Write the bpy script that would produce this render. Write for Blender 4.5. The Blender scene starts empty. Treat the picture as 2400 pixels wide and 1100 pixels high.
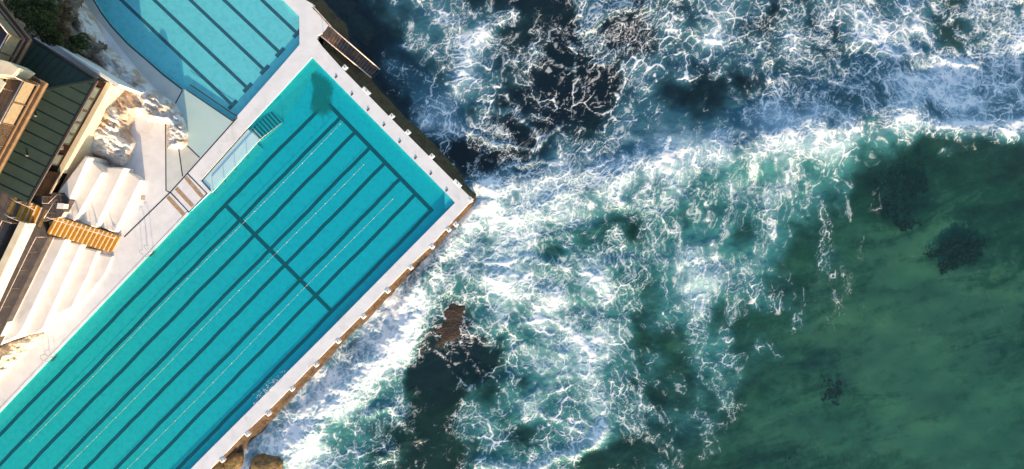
import bpy, bmesh, math, random
import numpy as np
from mathutils import Vector, Matrix
from mathutils.geometry import tessellate_polygon

random.seed(7)
sc = bpy.context.scene
COL = sc.collection
R = math.radians

# ------------------------------------------------------------------ camera
H = 67.0                       # metres above the pool deck (z = 0)
S = 24.0                       # photo pixels per metre on the deck
cam = bpy.data.cameras.new('camera')
cam.sensor_width = 36.0
cam.lens = 36.0 * H / 100.0
cam.clip_start = 1.0
cam.clip_end = 3000.0
co = bpy.data.objects.new('camera', cam)
co.location = (0, 0, H)
co.rotation_euler = (0, 0, 0)
COL.objects.link(co)
sc.camera = co

# ------------------------------------------------------------------ light
SUN_EL, SUN_AZ = 11.0, 174.0       # azimuth clockwise from the top of the photo
world = bpy.data.worlds.new('World')
sc.world = world
world.use_nodes = True
wn = world.node_tree
wn.nodes.clear()
sky = wn.nodes.new('ShaderNodeTexSky')
sky.sky_type = 'NISHITA'
sky.sun_disc = False
sky.sun_elevation = R(SUN_EL)
sky.sun_rotation = R(SUN_AZ)
sky.air_density = 1.0
sky.dust_density = 1.0
bg = wn.nodes.new('ShaderNodeBackground')
bg.inputs[1].default_value = 0.15
wo = wn.nodes.new('ShaderNodeOutputWorld')
wn.links.new(sky.outputs[0], bg.inputs[0])
wn.links.new(bg.outputs[0], wo.inputs[0])
sl = bpy.data.lights.new('sun', 'SUN')
sl.energy = 5.0
sl.angle = R(0.6)
sl.color = (1.0, 0.73, 0.45)
so = bpy.data.objects.new('sun', sl)
sd = Vector((math.sin(R(SUN_AZ)) * math.cos(R(SUN_EL)), math.cos(R(SUN_AZ)) * math.cos(R(SUN_EL)), math.sin(R(SUN_EL))))
so.rotation_euler = sd.to_track_quat('Z', 'Y').to_euler()
so.location = sd * 90
COL.objects.link(so)

sc.view_settings.view_transform = 'Standard'
sc.view_settings.look = 'None'
sc.view_settings.gamma = 1.0
sc.view_settings.use_curve_mapping = False
sc.view_settings.exposure = 1.2
sc.cycles.transparent_max_bounces = 12
sc.cycles.max_bounces = 6
sc.cycles.caustics_reflective = False
sc.cycles.caustics_refractive = False

# ------------------------------------------------------------------ helpers
def P(x, y, z=0.0):
    k = (H - z) / (H * S)
    return Vector(((x - 1200.0) * k, (550.0 - y) * k, z))

def PS(pts, z=0.0):
    return [P(a, b, z) for a, b in pts]

def add_obj(name, me, m=None, parent=None):
    o = bpy.data.objects.new(name, me)
    COL.objects.link(o)
    if m is not None and len(me.materials) == 0:
        me.materials.append(m)
    if parent is not None:
        o.parent = parent
    return o

def tag(o, label=None, cat=None, group=None, kind=None):
    if label: o['label'] = label
    if cat: o['category'] = cat
    if group: o['group'] = group
    if kind: o['kind'] = kind
    return o

def thing(name, label, cat, group=None):
    o = bpy.data.objects.new(name, None)
    o.empty_display_size = 0.3
    COL.objects.link(o)
    return tag(o, label, cat, group)

def mesh_of(name, verts, faces, smooth=False):
    me = bpy.data.meshes.new(name)
    me.from_pydata([tuple(v) for v in verts], [], faces)
    me.update()
    if smooth:
        me.polygons.foreach_set('use_smooth', [True] * len(me.polygons))
    return me

class MB:
    def __init__(s):
        s.v = []; s.f = []
    def add(s, vs, fs):
        b = len(s.v)
        s.v += [Vector(v) for v in vs]
        s.f += [tuple(i + b for i in f) for f in fs]
        return s
    def box(s, c, ax, ay, az):
        """centre and three half-axis vectors"""
        c = Vector(c); ax = Vector(ax); ay = Vector(ay); az = Vector(az)
        vs = [c + ax * i + ay * j + az * k for k in (-1, 1) for j in (-1, 1) for i in (-1, 1)]
        return s.add(vs, [(0, 2, 3, 1), (4, 5, 7, 6), (0, 1, 5, 4), (2, 6, 7, 3), (0, 4, 6, 2), (1, 3, 7, 5)])
    def bar(s, a, b, w, h, up=(0, 0, 1)):
        a = Vector(a); b = Vector(b); d = b - a; L = d.length; d.normalize()
        u = Vector(up)
        if abs(d.dot(u)) > 0.95: u = Vector((1, 0, 0))
        r = d.cross(u).normalized(); u2 = r.cross(d).normalized()
        return s.box((a + b) / 2, d * L / 2, r * w / 2, u2 * h / 2)
    def tube(s, pts, rad, n=8, closed=False):
        pts = [Vector(p) for p in pts]
        rings = []
        for i, p in enumerate(pts):
            d = (pts[min(i + 1, len(pts) - 1)] - pts[max(i - 1, 0)]).normalized()
            u = Vector((0, 0, 1)) if abs(d.z) < 0.9 else Vector((1, 0, 0))
            r = d.cross(u).normalized(); q = r.cross(d).normalized()
            rings.append([p + (r * math.cos(t) + q * math.sin(t)) * rad for t in [2 * math.pi * k / n for k in range(n)]])
        vs = [v for r_ in rings for v in r_]
        fs = []
        for i in range(len(pts) - 1):
            for k in range(n):
                fs.append((i * n + k, i * n + (k + 1) % n, (i + 1) * n + (k + 1) % n, (i + 1) * n + k))
        fs.append(tuple(reversed(range(n)))); fs.append(tuple(range(len(vs) - n, len(vs))))
        return s.add(vs, fs)
    def prism(s, top, bot):
        n = len(top)
        tri = tessellate_polygon([[Vector((p.x, p.y, 0)) for p in top]])
        fs = []
        for t in tri:
            a, b, c = [top[i] for i in t]
            ccw = (b.x - a.x) * (c.y - a.y) - (b.y - a.y) * (c.x - a.x) > 0
            t = t if ccw else t[::-1]
            fs.append(tuple(t)); fs.append(tuple(i + n for i in t[::-1]))
        area = sum(top[i].x * top[(i + 1) % n].y - top[(i + 1) % n].x * top[i].y for i in range(n))
        for i in range(n):
            j = (i + 1) % n
            q = (i, i + n, j + n, j)
            fs.append(q if area > 0 else q[::-1])
        return s.add(list(top) + list(bot), fs)
    def build(s, name, m=None, parent=None, smooth=False, bevel=0.0, seg=2):
        me = mesh_of(name, s.v, s.f, smooth)
        o = add_obj(name, me, m, parent)
        if bevel > 0:
            b = o.modifiers.new('bevel', 'BEVEL'); b.width = bevel; b.segments = seg
            b.limit_method = 'ANGLE'; b.angle_limit = R(40)
        return o

def slab(name, px, z, thick, m, parent=None, bevel=0.0, seg=2):
    top = PS(px, z)
    bot = [Vector((p.x, p.y, z - thick)) for p in top]
    return MB().prism(top, bot).build(name, m, parent, bevel=bevel, seg=seg)

def sheet(name, pts, m, parent=None, holes=()):
    loops = [pts] + list(holes)
    flat = [p for l in loops for p in l]
    tri = tessellate_polygon([[Vector((p.x, p.y, 0)) for p in l] for l in loops])
    fs = []
    for t in tri:
        a, b, c = [flat[i] for i in t]
        ccw = (b.x - a.x) * (c.y - a.y) - (b.y - a.y) * (c.x - a.x) > 0
        fs.append(tuple(t) if ccw else tuple(t[::-1]))
    return add_obj(name, mesh_of(name, flat, fs), m, parent)

def strip(name, px, wpx, z, m, parent=None):
    """flat painted stripe following a pixel polyline, width in px"""
    pts = PS(px, z); w = wpx / S / 2
    vs = []; fs = []
    for i, p in enumerate(pts):
        d = pts[min(i + 1, len(pts) - 1)] - pts[max(i - 1, 0)]; d.z = 0; d.normalize()
        nrm = Vector((-d.y, d.x, 0))
        vs += [p + nrm * w, p - nrm * w]
    for i in range(len(pts) - 1):
        fs.append((2 * i, 2 * i + 1, 2 * i + 3, 2 * i + 2))
    return add_obj(name, mesh_of(name, vs, fs), m, parent)

# numpy noise
def _h(ix, iy, seed):
    n = (ix.astype(np.int64) * 374761393 + iy.astype(np.int64) * 668265263 + seed * 974634777) & 0x7fffffff
    n = ((n ^ (n >> 13)) * 1274126177) & 0x7fffffff
    n = (n ^ (n >> 16)) & 0x7fffffff
    return n / float(0x7fffffff)

def vnoise(x, y, seed=0):
    ix = np.floor(x); iy = np.floor(y)
    fx = x - ix; fy = y - iy
    u = fx * fx * fx * (fx * (fx * 6 - 15) + 10); v = fy * fy * fy * (fy * (fy * 6 - 15) + 10)
    a = _h(ix, iy, seed); b = _h(ix + 1, iy, seed); c = _h(ix, iy + 1, seed); d = _h(ix + 1, iy + 1, seed)
    return (a + (b - a) * u + (c - a) * v + (a - b - c + d) * u * v) * 2 - 1

def fbm(x, y, oct=4, seed=0, gain=0.5):
    r = 0.0; a = 1.0; t = 0.0
    ca, sa = math.cos(0.6), math.sin(0.6)
    for k in range(oct):
        r = r + a * vnoise(x, y, seed + k * 17); t += a; a *= gain
        x, y = (x * ca - y * sa) * 2.03 + 11.3, (x * sa + y * ca) * 2.03 + 5.7
    return r / t

def sstep(a, b, x):
    t = np.clip((x - a) / (b - a), 0, 1)
    return t * t * (3 - 2 * t)

def polydist(px, py, pts):
    """distance to a polyline, signed side and the parameter 0..1 along it"""
    best = np.full(px.shape, 1e9); side = np.zeros(px.shape); par = np.zeros(px.shape)
    n = len(pts) - 1
    for i in range(n):
        (x0, y0), (x1, y1) = pts[i], pts[i + 1]
        dx, dy = x1 - x0, y1 - y0
        t = np.clip(((px - x0) * dx + (py - y0) * dy) / (dx * dx + dy * dy), 0, 1)
        ex = px - (x0 + t * dx); ey = py - (y0 + t * dy)
        d = np.hypot(ex, ey)
        m = d < best
        best = np.where(m, d, best)
        side = np.where(m, dx * ey - dy * ex, side)
        par = np.where(m, (i + t) / n, par)
    return best, np.sign(side), par

def inpoly(px, py, pts):
    r = np.zeros(px.shape, bool)
    n = len(pts)
    for i in range(n):
        x0, y0 = pts[i]; x1, y1 = pts[(i + 1) % n]
        if y0 == y1: continue
        c = ((y0 > py) != (y1 > py)) & (px < (x1 - x0) * (py - y0) / (y1 - y0) + x0)
        r ^= c
    return r

# ------------------------------------------------------------------ materials
class NT:
    def __init__(s, name):
        s.m = bpy.data.materials.new(name); s.m.use_nodes = True
        s.t = s.m.node_tree; s.t.nodes.clear()
        s.out = s.t.nodes.new('ShaderNodeOutputMaterial')
    def n(s, typ, ins=None, **props):
        nd = s.t.nodes.new(typ)
        for k, v in props.items(): setattr(nd, k, v)
        for k, v in (ins or {}).items(): s.put(nd.inputs[k], v)
        return nd
    def put(s, sock, v):
        if hasattr(v, 'is_output') or isinstance(v, bpy.types.NodeSocket): s.t.links.new(v, sock)
        elif hasattr(v, 'outputs'): s.t.links.new(v.outputs[0], sock)
        else:
            if isinstance(v, tuple) and len(v) == 3 and sock.type == 'RGBA': v = v + (1,)
            sock.default_value = v
    def math(s, op, a, b=0.0, c=0.0, clamp=False):
        nd = s.n('ShaderNodeMath', {0: a, 1: b, 2: c}, operation=op); nd.use_clamp = clamp
        return nd.outputs[0]
    def ss(s, x, a, b, lo=0.0, hi=1.0):
        nd = s.n('ShaderNodeMapRange', {0: x, 1: a, 2: b, 3: lo, 4: hi}, interpolation_type='SMOOTHSTEP')
        return nd.outputs[0]
    def mix(s, f, a, b):
        nd = s.n('ShaderNodeMix', data_type='RGBA')
        s.put(nd.inputs[0], f); s.put(nd.inputs[6], a); s.put(nd.inputs[7], b)
        return nd.outputs[2]
    def noise(s, vec, scale, detail=4, rough=0.55, dist=0.0):
        nd = s.n('ShaderNodeTexNoise', {'Scale': scale, 'Detail': detail, 'Roughness': rough, 'Distortion': dist})
        if vec is not None: s.put(nd.inputs['Vector'], vec)
        return nd
    def pos(s):
        return s.n('ShaderNodeNewGeometry').outputs['Position']
    def attr(s, name):
        return s.n('ShaderNodeAttribute', attribute_name=name)
    def bump(s, h, strength, dist):
        return s.n('ShaderNodeBump', {'Height': h, 'Strength': strength, 'Distance': dist}).outputs[0]
    def done(s, sh):
        s.t.links.new(sh if isinstance(sh, bpy.types.NodeSocket) else sh.outputs[0], s.out.inputs[0]); return s.m
    def pbr(s, col, rough=0.7, normal=None, metal=0.0, spec=0.5):
        d = {'Base Color': col, 'Roughness': rough, 'Metallic': metal, 'Specular IOR Level': spec}
        if normal is not None: d['Normal'] = normal
        return s.n('ShaderNodeBsdfPrincipled', d)

def M_simple(name, c1, c2, scale=2.0, rough=0.8, bump=0.0, bscale=20.0, lo=0.35, hi=0.65, metal=0.0, c3=None, s3=0.5, lo3=0.55, hi3=0.7):
    t = NT(name); p = t.pos()
    f = t.ss(t.noise(p, scale, 6, 0.6).outputs[0], lo, hi)
    c = t.mix(f, c1, c2)
    if c3: c = t.mix(t.ss(t.noise(p, s3, 7, 0.65, 0.4).outputs[0], lo3, hi3), c, c3)
    nrm = t.bump(t.noise(p, bscale, 5, 0.6).outputs[0], 1.0, bump) if bump > 0 else None
    return t.done(t.pbr(c, rough, nrm, metal))

M = {}
def painted_concrete(name, c1, c2, stain, speck, bump):
    t = NT(name); p = t.pos()
    c = t.mix(t.ss(t.noise(p, 0.8, 6, 0.6).outputs[0], 0.35, 0.65), c1, c2)
    n2 = t.noise(p, 0.45, 8, 0.7, 0.6).outputs[0]
    c = t.mix(t.math('MULTIPLY', t.ss(n2, 0.54, 0.72), 0.55), c, stain)
    n3 = t.math('MULTIPLY', t.ss(t.noise(p, 5.0, 4, 0.7).outputs[0], 0.66, 0.74), t.ss(t.noise(p, 0.3, 3, 0.5).outputs[0], 0.45, 0.65))
    c = t.mix(t.math('MULTIPLY', n3, 0.7), c, speck)
    nb = t.bump(t.noise(p, 14, 5, 0.6).outputs[0], 1.0, bump)
    return t.done(t.pbr(c, 0.75, nb))
M['deck'] = painted_concrete('deck_paint', (0.72, 0.72, 0.75), (0.65, 0.65, 0.68), (0.50, 0.48, 0.46), (0.30, 0.27, 0.24), 0.005)
M['bleach'] = painted_concrete('bleacher_paint', (0.72, 0.69, 0.67), (0.65, 0.61, 0.59), (0.46, 0.41, 0.37), (0.24, 0.20, 0.17), 0.012)
M['white'] = M_simple('white_paint', (0.80, 0.79, 0.77), (0.70, 0.68, 0.66), 1.0, 0.75, 0.006, 9, c3=(0.55, 0.52, 0.48), s3=1.7, lo3=0.66, hi3=0.80)
M['joint'] = M_simple('dark_joint', (0.02, 0.022, 0.03), (0.04, 0.04, 0.05), 4, 0.7)
M['navy'] = M_simple('navy_stripe', (0.004, 0.018, 0.045), (0.008, 0.03, 0.06), 1.5, 0.7)
M['navy2'] = M_simple('grey_navy_stripe', (0.02, 0.05, 0.09), (0.03, 0.07, 0.12), 1.5, 0.7)
M['tan'] = M_simple('tan_grip', (0.42, 0.29, 0.18), (0.30, 0.19, 0.10), 3, 0.9)
M['yellow'] = M_simple('yellow_paint', (0.52, 0.235, 0.008), (0.40, 0.165, 0.006), 3.5, 0.7)
M['mustard'] = M_simple('worn_yellow_mat', (0.30, 0.19, 0.05), (0.20, 0.12, 0.03), 5, 0.9)
M['stairwhite'] = M_simple('stair_concrete', (0.46, 0.38, 0.27), (0.36, 0.28, 0.19), 3, 0.9)
M['asphalt'] = M_simple('asphalt', (0.055, 0.047, 0.05), (0.09, 0.075, 0.07), 1.5, 0.9, 0.004, 40, c3=(0.14, 0.10, 0.075), s3=0.4)
M['cream'] = M_simple('cream_render', (0.72, 0.62, 0.45), (0.64, 0.53, 0.37), 1.5, 0.85, 0.003, 20)
M['creamdark'] = M_simple('tan_render', (0.45, 0.30, 0.18), (0.36, 0.24, 0.14), 1.5, 0.85)
M['steel'] = M_simple('painted_steel', (0.72, 0.62, 0.58), (0.55, 0.40, 0.33), 3, 0.5, metal=0.0)
M['chrome'] = M_simple('stainless', (0.45, 0.43, 0.40), (0.35, 0.33, 0.3), 3, 0.3, metal=0.9)
M['darksteel'] = M_simple('dark_steel', (0.035, 0.03, 0.03), (0.06, 0.045, 0.035), 3, 0.6)
M['rusty'] = M_simple('tread_steel', (0.10, 0.075, 0.06), (0.05, 0.04, 0.04), 3, 0.7, c3=(0.20, 0.09, 0.045), s3=0.6)
M['nosing'] = M_simple('tread_nosing', (0.33, 0.28, 0.25), (0.22, 0.16, 0.13), 3, 0.6)
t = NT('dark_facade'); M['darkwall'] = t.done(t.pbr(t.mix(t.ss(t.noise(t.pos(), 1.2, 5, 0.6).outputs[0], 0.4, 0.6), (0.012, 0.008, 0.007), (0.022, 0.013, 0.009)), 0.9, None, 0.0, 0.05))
M['glass'] = NT('window_glass'); 
M['glass'] = M['glass'].done(M['glass'].pbr((0.10, 0.13, 0.115), 0.10, None, 0.0, 0.6))
M['bglass'] = M_simple('frosted_screen', (0.36, 0.29, 0.19), (0.30, 0.24, 0.16), 3, 0.35)
M['timber'] = M_simple('balcony_floor', (0.11, 0.07, 0.045), (0.075, 0.05, 0.035), 2.0, 0.85, c3=(0.025, 0.018, 0.015), s3=0.45, lo3=0.6, hi3=0.64)
M['darkfloor'] = M_simple('dark_membrane', (0.035, 0.025, 0.035), (0.05, 0.035, 0.045), 2.0, 0.85)
M['kerb'] = M_simple('balcony_kerb', (0.28, 0.17, 0.085), (0.20, 0.12, 0.06), 2.0, 0.8)
M['roof'] = M_simple('green_roof_sheet', (0.006, 0.021, 0.016), (0.009, 0.029, 0.022), 1.3, 0.7, c3=(0.014, 0.026, 0.019), s3=0.5)
M['seam'] = M_simple('roof_seam', (0.010, 0.024, 0.018), (0.015, 0.03, 0.022), 2, 0.5)
M['ramp'] = M_simple('ramp_concrete', (0.50, 0.52, 0.50), (0.44, 0.47, 0.46), 0.7, 0.6)
M['ramp2'] = M_simple('wet_ramp', (0.36, 0.52, 0.53), (0.42, 0.55, 0.54), 0.35, 0.5)
M['ramp3'] = M_simple('pale_ramp', (0.58, 0.60, 0.60), (0.50, 0.54, 0.54), 0.8, 0.6)
M['shelf'] = M_simple('shelf_paint', (0.40, 0.62, 0.70), (0.44, 0.66, 0.72), 0.8, 0.6)
M['rope'] = M_simple('rope', (0.42, 0.46, 0.40), (0.34, 0.38, 0.32), 8, 0.8)
M['float'] = M_simple('rope_float', (0.58, 0.60, 0.55), (0.48, 0.5, 0.45), 8, 0.5)

# pool floor paint with specks of dirt
def pool_floor(name, a, b, speck=0.5):
    t = NT(name); p = t.pos()
    xx = t.n('ShaderNodeSeparateXYZ', {0: p}).outputs[0]
    g = t.math('ADD', t.ss(xx, -19.0, -42.0), t.math('MULTIPLY', t.math('SUBTRACT', t.noise(p, 0.09, 4, 0.5).outputs[0], 0.5), 0.5), clamp=True)
    c = t.mix(g, a, b)
    c = t.mix(t.math('MULTIPLY', t.ss(t.noise(p, 2.2, 7, 0.68).outputs[0], 0.40, 0.72), 0.42), c, (a[0] * 0.5, a[1] * 0.6, a[2] * 0.6))
    f1 = t.ss(t.noise(p, 7.0, 5, 0.7).outputs[0], 0.66, 0.72)
    f2 = t.ss(t.noise(p, 0.22, 3, 0.6).outputs[0], 0.50, 0.68)
    c = t.mix(t.math('MULTIPLY', t.math('MULTIPLY', f1, f2), speck), c, (0.02, 0.10, 0.11))
    return t.done(t.pbr(c, 0.8))
M['poolfloor'] = pool_floor('main_pool_paint', (0.04, 0.50, 0.58), (0.17, 0.57, 0.50), 0.8)
M['poolcove'] = pool_floor('pool_cove_paint', (0.16, 0.46, 0.47), (0.24, 0.50, 0.45), 0.3)
M['poolfloor2'] = pool_floor('training_pool_paint', (0.29, 0.58, 0.65), (0.29, 0.59, 0.65), 0.15)

def water_sheet(name, tint, scat, sc_f):
    t = NT(name); p = t.pos()
    nb = t.bump(t.noise(p, 1.6, 4, 0.55).outputs[0], 0.5, 0.05)
    tr = t.n('ShaderNodeBsdfTransparent', {0: tint})
    df = t.n('ShaderNodeBsdfDiffuse', {0: scat})
    mx = t.n('ShaderNodeMixShader', {0: sc_f, 1: tr.outputs[0], 2: df.outputs[0]})
    gl = t.n('ShaderNodeBsdfGlossy', {'Color': (1, 1, 1), 'Roughness': 0.08, 'Normal': nb})
    return t.done(t.n('ShaderNodeMixShader', {0: 0.03, 1: mx.outputs[0], 2: gl.outputs[0]}))
M['poolwater'] = water_sheet('pool_water', (0.26, 0.87, 0.92), (0.015, 0.42, 0.48), 0.13)
M['poolwater2'] = water_sheet('training_pool_water', (0.62, 0.95, 0.97), (0.15, 0.58, 0.66), 0.06)

# sea-worn rock
def rock_mat(name, c1, c2, c3, bump=0.12, scale=1.0):
    t = NT(name); p = t.pos()
    n1 = t.noise(p, 1.4 * scale, 8, 0.68, 0.6).outputs[0]
    n2 = t.noise(p, 4.5 * scale, 8, 0.7).outputs[0]
    n3 = t.noise(p, 0.35 * scale, 4, 0.6).outputs[0]
    c = t.mix(t.ss(n1, 0.36, 0.62), c1, c2)
    c = t.mix(t.ss(t.math('ADD', t.math('MULTIPLY', n2, 0.6), t.math('MULTIPLY', n3, 0.4)), 0.48, 0.62), c, c3)
    nb = t.bump(t.math('ADD', n1, t.math('MULTIPLY', n2, 0.5)), 1.0, bump)
    return t.done(t.pbr(c, 0.85, nb))
M['ledgewarm'] = rock_mat('ledge_rock', (0.022, 0.012, 0.007), (0.115, 0.066, 0.032), (0.055, 0.03, 0.014), 0.18, 1.3)
M['ledgedark'] = rock_mat('mossy_ledge', (0.05, 0.035, 0.02), (0.085, 0.075, 0.03), (0.12, 0.07, 0.03), 0.10)
M['boulder'] = rock_mat('boulder_rock', (0.10, 0.055, 0.022), (0.30, 0.17, 0.065), (0.12, 0.11, 0.035), 0.12, 1.4)
M['reef'] = rock_mat('reef_rock', (0.009, 0.007, 0.007), (0.022, 0.013, 0.011), (0.045, 0.020, 0.015), 0.25, 1.1)
M['cliff'] = rock_mat('cliff_rock', (0.13, 0.10, 0.075), (0.24, 0.19, 0.15), (0.36, 0.32, 0.28), 0.20, 0.8)

# white-washed rock with brown weathering
t = NT('whitewashed_rock'); p = t.pos()
mp = t.n('ShaderNodeMapping', {'Vector': p, 'Rotation': (0, 0, R(35)), 'Scale': (0.55, 1.5, 1.0)}).outputs[0]
n1 = t.noise(p, 0.42, 6, 0.62, 0.8).outputs[0]
n2 = t.noise(mp, 2.4, 9, 0.74, 0.8).outputs[0]
n3 = t.noise(mp, 0.9, 8, 0.70, 1.5).outputs[0]
c = t.mix(t.ss(n2, 0.38, 0.62), (0.44, 0.40, 0.37), (0.72, 0.70, 0.69))
c = t.mix(t.math('MULTIPLY', t.ss(n1, 0.44, 0.58), t.ss(n2, 0.36, 0.60)), c, (0.40, 0.25, 0.14))
c = t.mix(t.ss(n3, 0.60, 0.67), c, (0.13, 0.10, 0.085))
c = t.mix(t.ss(t.math('SUBTRACT', n1, t.math('MULTIPLY', n3, 0.5)), 0.30, 0.14), c, (0.70, 0.69, 0.69))
nb = t.bump(t.math('ADD', t.math('MULTIPLY', n3, 1.2), n2), 1.0, 0.13)
M['whiterock'] = t.done(t.pbr(c, 0.85, nb))

M['tanrock'] = rock_mat('sandy_rock', (0.42, 0.33, 0.24), (0.68, 0.60, 0.50), (0.60, 0.56, 0.50), 0.12, 0.9)

def leaf_mat(name, c1, c2):
    t = NT(name); p = t.pos()
    c = t.mix(t.ss(t.noise(p, 2.2, 4, 0.6).outputs[0], 0.35, 0.65), c1, c2)
    return t.done(t.pbr(c, 0.7))
M['leaf'] = leaf_mat('shrub_leaf', (0.030, 0.055, 0.012), (0.085, 0.105, 0.02))
M['leafdry'] = leaf_mat('dry_leaf', (0.12, 0.085, 0.035), (0.20, 0.13, 0.06))
M['twig'] = M_simple('twig', (0.09, 0.06, 0.04), (0.14, 0.10, 0.07), 4, 0.9)

# ------------------------------------------------------------------ sea maps (pixel grid of 100, columns 700..2400, rows 0..1100)
SL = -1.8
Dm = """002333254544565666 002365454564676777 001345554125565777 000555433135566466 000055466654420000 777897676443320000
777767564533320000 777847764433220000 776346663332100000 664124454330000000 655236554320000000 664236612320000000"""
Am = """002332032443444555 002344221454454555 001343104244454666 000321135358886455 000011565666431000 999998765544320000
999977664544320000 999727774633210000 998116763332100000 984026553331000000 974025453321000000 762016501210000000"""
Km = """886668966555544333 886556877454544334 887667996655544222 888889975644444422 888899655555567678 333334566655558456
333334556555543465 333474345455432243 333884336554322334 336974656554442233 346985756554333223 457985586555543333"""
def grid(sx): return np.array([[int(ch) for ch in r] for r in sx.split()], float) / 9.0
Dg, Ag, Kg = grid(Dm), grid(Am), grid(Km)
def gsample(g, px, py):
    gx = np.clip((px - 700) / 100.0, 0, g.shape[1] - 1.001); gy = np.clip(py / 100.0, 0, g.shape[0] - 1.001)
    ix = np.floor(gx).astype(int); iy = np.floor(gy).astype(int)
    fx = gx - ix; fy = gy - iy
    fx = fx * fx * (3 - 2 * fx); fy = fy * fy * (3 - 2 * fy)
    a = g[iy, ix]; b = g[iy, ix + 1]; c = g[iy + 1, ix]; d = g[iy + 1, ix + 1]
    return a + (b - a) * fx + (c - a) * fy + (a - b - c + d) * fx * fy

def edge_axis(lo, hi, step, far):
    """even steps over the near field, widening ones out to the horizon"""
    core = np.arange(lo, hi, step)
    def out(v, sgn):
        r = []; d = step
        while abs(v) < far:
            d *= 1.035 if d < 0.35 else 1.3
            v += sgn * d; r.append(v)
        return r
    return np.concatenate([np.array(out(lo, -1)[::-1]), core, np.array(out(core[-1], 1))])

WALL_NE = [(640, -80), (905, 212), (1122, 462)]
WALL_SE = [(1122, 462), (898, 712), (734, 887), (545, 1085), (300, 1340)]
def wall_d(px, py):
    """approximate metres seaward of the two wall faces"""
    nx, ny = 0.757, -0.653
    d1 = ((px - 1122) * nx + (py - 462) * ny) / S
    nx, ny = 0.733, 0.680
    d2 = ((px - 1122) * nx + (py - 462) * ny) / S
    return d1, d2

def worley(x, y, seed=0, jit=1.0):
    ix = np.floor(x); iy = np.floor(y)
    f1 = np.full(x.shape, 9.0); f2 = np.full(x.shape, 9.0); rc = np.zeros(x.shape)
    for dj in (-1, 0, 1):
        for di in (-1, 0, 1):
            cx = ix + di; cy = iy + dj
            ox = cx + 0.5 + jit * (_h(cx, cy, seed) - 0.5); oy = cy + 0.5 + jit * (_h(cx, cy, seed + 5) - 0.5)
            d = np.hypot(ox - x, oy - y)
            m = d < f1
            f2 = np.where(m, f1, np.minimum(f2, d)); f1 = np.where(m, d, f1); rc = np.where(m, _h(cx, cy, seed + 9), rc)
    return f1, f2, rc

def blur(a, r):
    for ax in (0, 1):
        for _ in range(2):
            c = np.cumsum(np.concatenate([np.repeat(np.take(a, [0], ax), r + 1, ax), a, np.repeat(np.take(a, [-1], ax), r, ax)], ax), ax)
            n = a.shape[ax]
            a = (np.take(c, np.arange(2 * r + 1, 2 * r + 1 + n), ax) - np.take(c, np.arange(0, n), ax)) / (2 * r + 1)
    return a

CREST = [(1300, 440), (1400, 425), (1500, 392), (1620, 362), (1750, 335), (1900, 312), (2000, 300), (2100, 280), (2160, 290), (2240, 310), (2310, 318), (2400, 312), (2700, 280), (3400, 250)]
RIDGE = [(1135, 462), (1085, 520), (1020, 600), (985, 660), (955, 740), (935, 800), (880, 850), (820, 905), (760, 965), (690, 1040), (620, 1110), (480, 1260)]
# foam strokes: polyline, half width px, added foam, added air, added height
SWIRLS = [[(1180, 560), (1260, 540), (1330, 570), (1360, 620)], [(1150, 620), (1250, 600), (1380, 640), (1440, 700)], [(1200, 760), (1300, 740), (1370, 780), (1390, 830)], [(1160, 840), (1230, 800), (1330, 830)],
          [(1300, 905), (1380, 880), (1400, 800)], [(1450, 480), (1540, 500), (1600, 560), (1590, 620)], [(1560, 420), (1620, 470), (1640, 540)], [(1700, 420), (1722, 500), (1690, 560)], [(1850, 400), (1860, 480), (1900, 540), (1990, 560)],
          [(1560, 60), (1640, 100), (1720, 90), (1800, 130)], [(1600, 180), (1680, 160), (1760, 200)], [(1900, 60), (1960, 110), (2050, 100)], [(2150, 60), (2200, 130), (2290, 150), (2350, 220)], [(1250, 120), (1330, 160), (1420, 150), (1480, 100)],
          [(1100, 250), (1200, 260), (1280, 330), (1330, 380)], [(1150, 330), (1250, 350), (1330, 300), (1420, 310)], [(1770, 380), (1790, 470), (1820, 560)], [(1640, 700), (1650, 790), (1620, 870), (1650, 950)], [(1480, 830), (1520, 900), (1500, 980)],
          [(1300, 60), (1350, 110), (1340, 190), (1400, 240), (1440, 320)], [(1180, 400), (1260, 380), (1320, 390)], [(2000, 200), (2080, 170), (2160, 200), (2220, 190)]]
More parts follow.
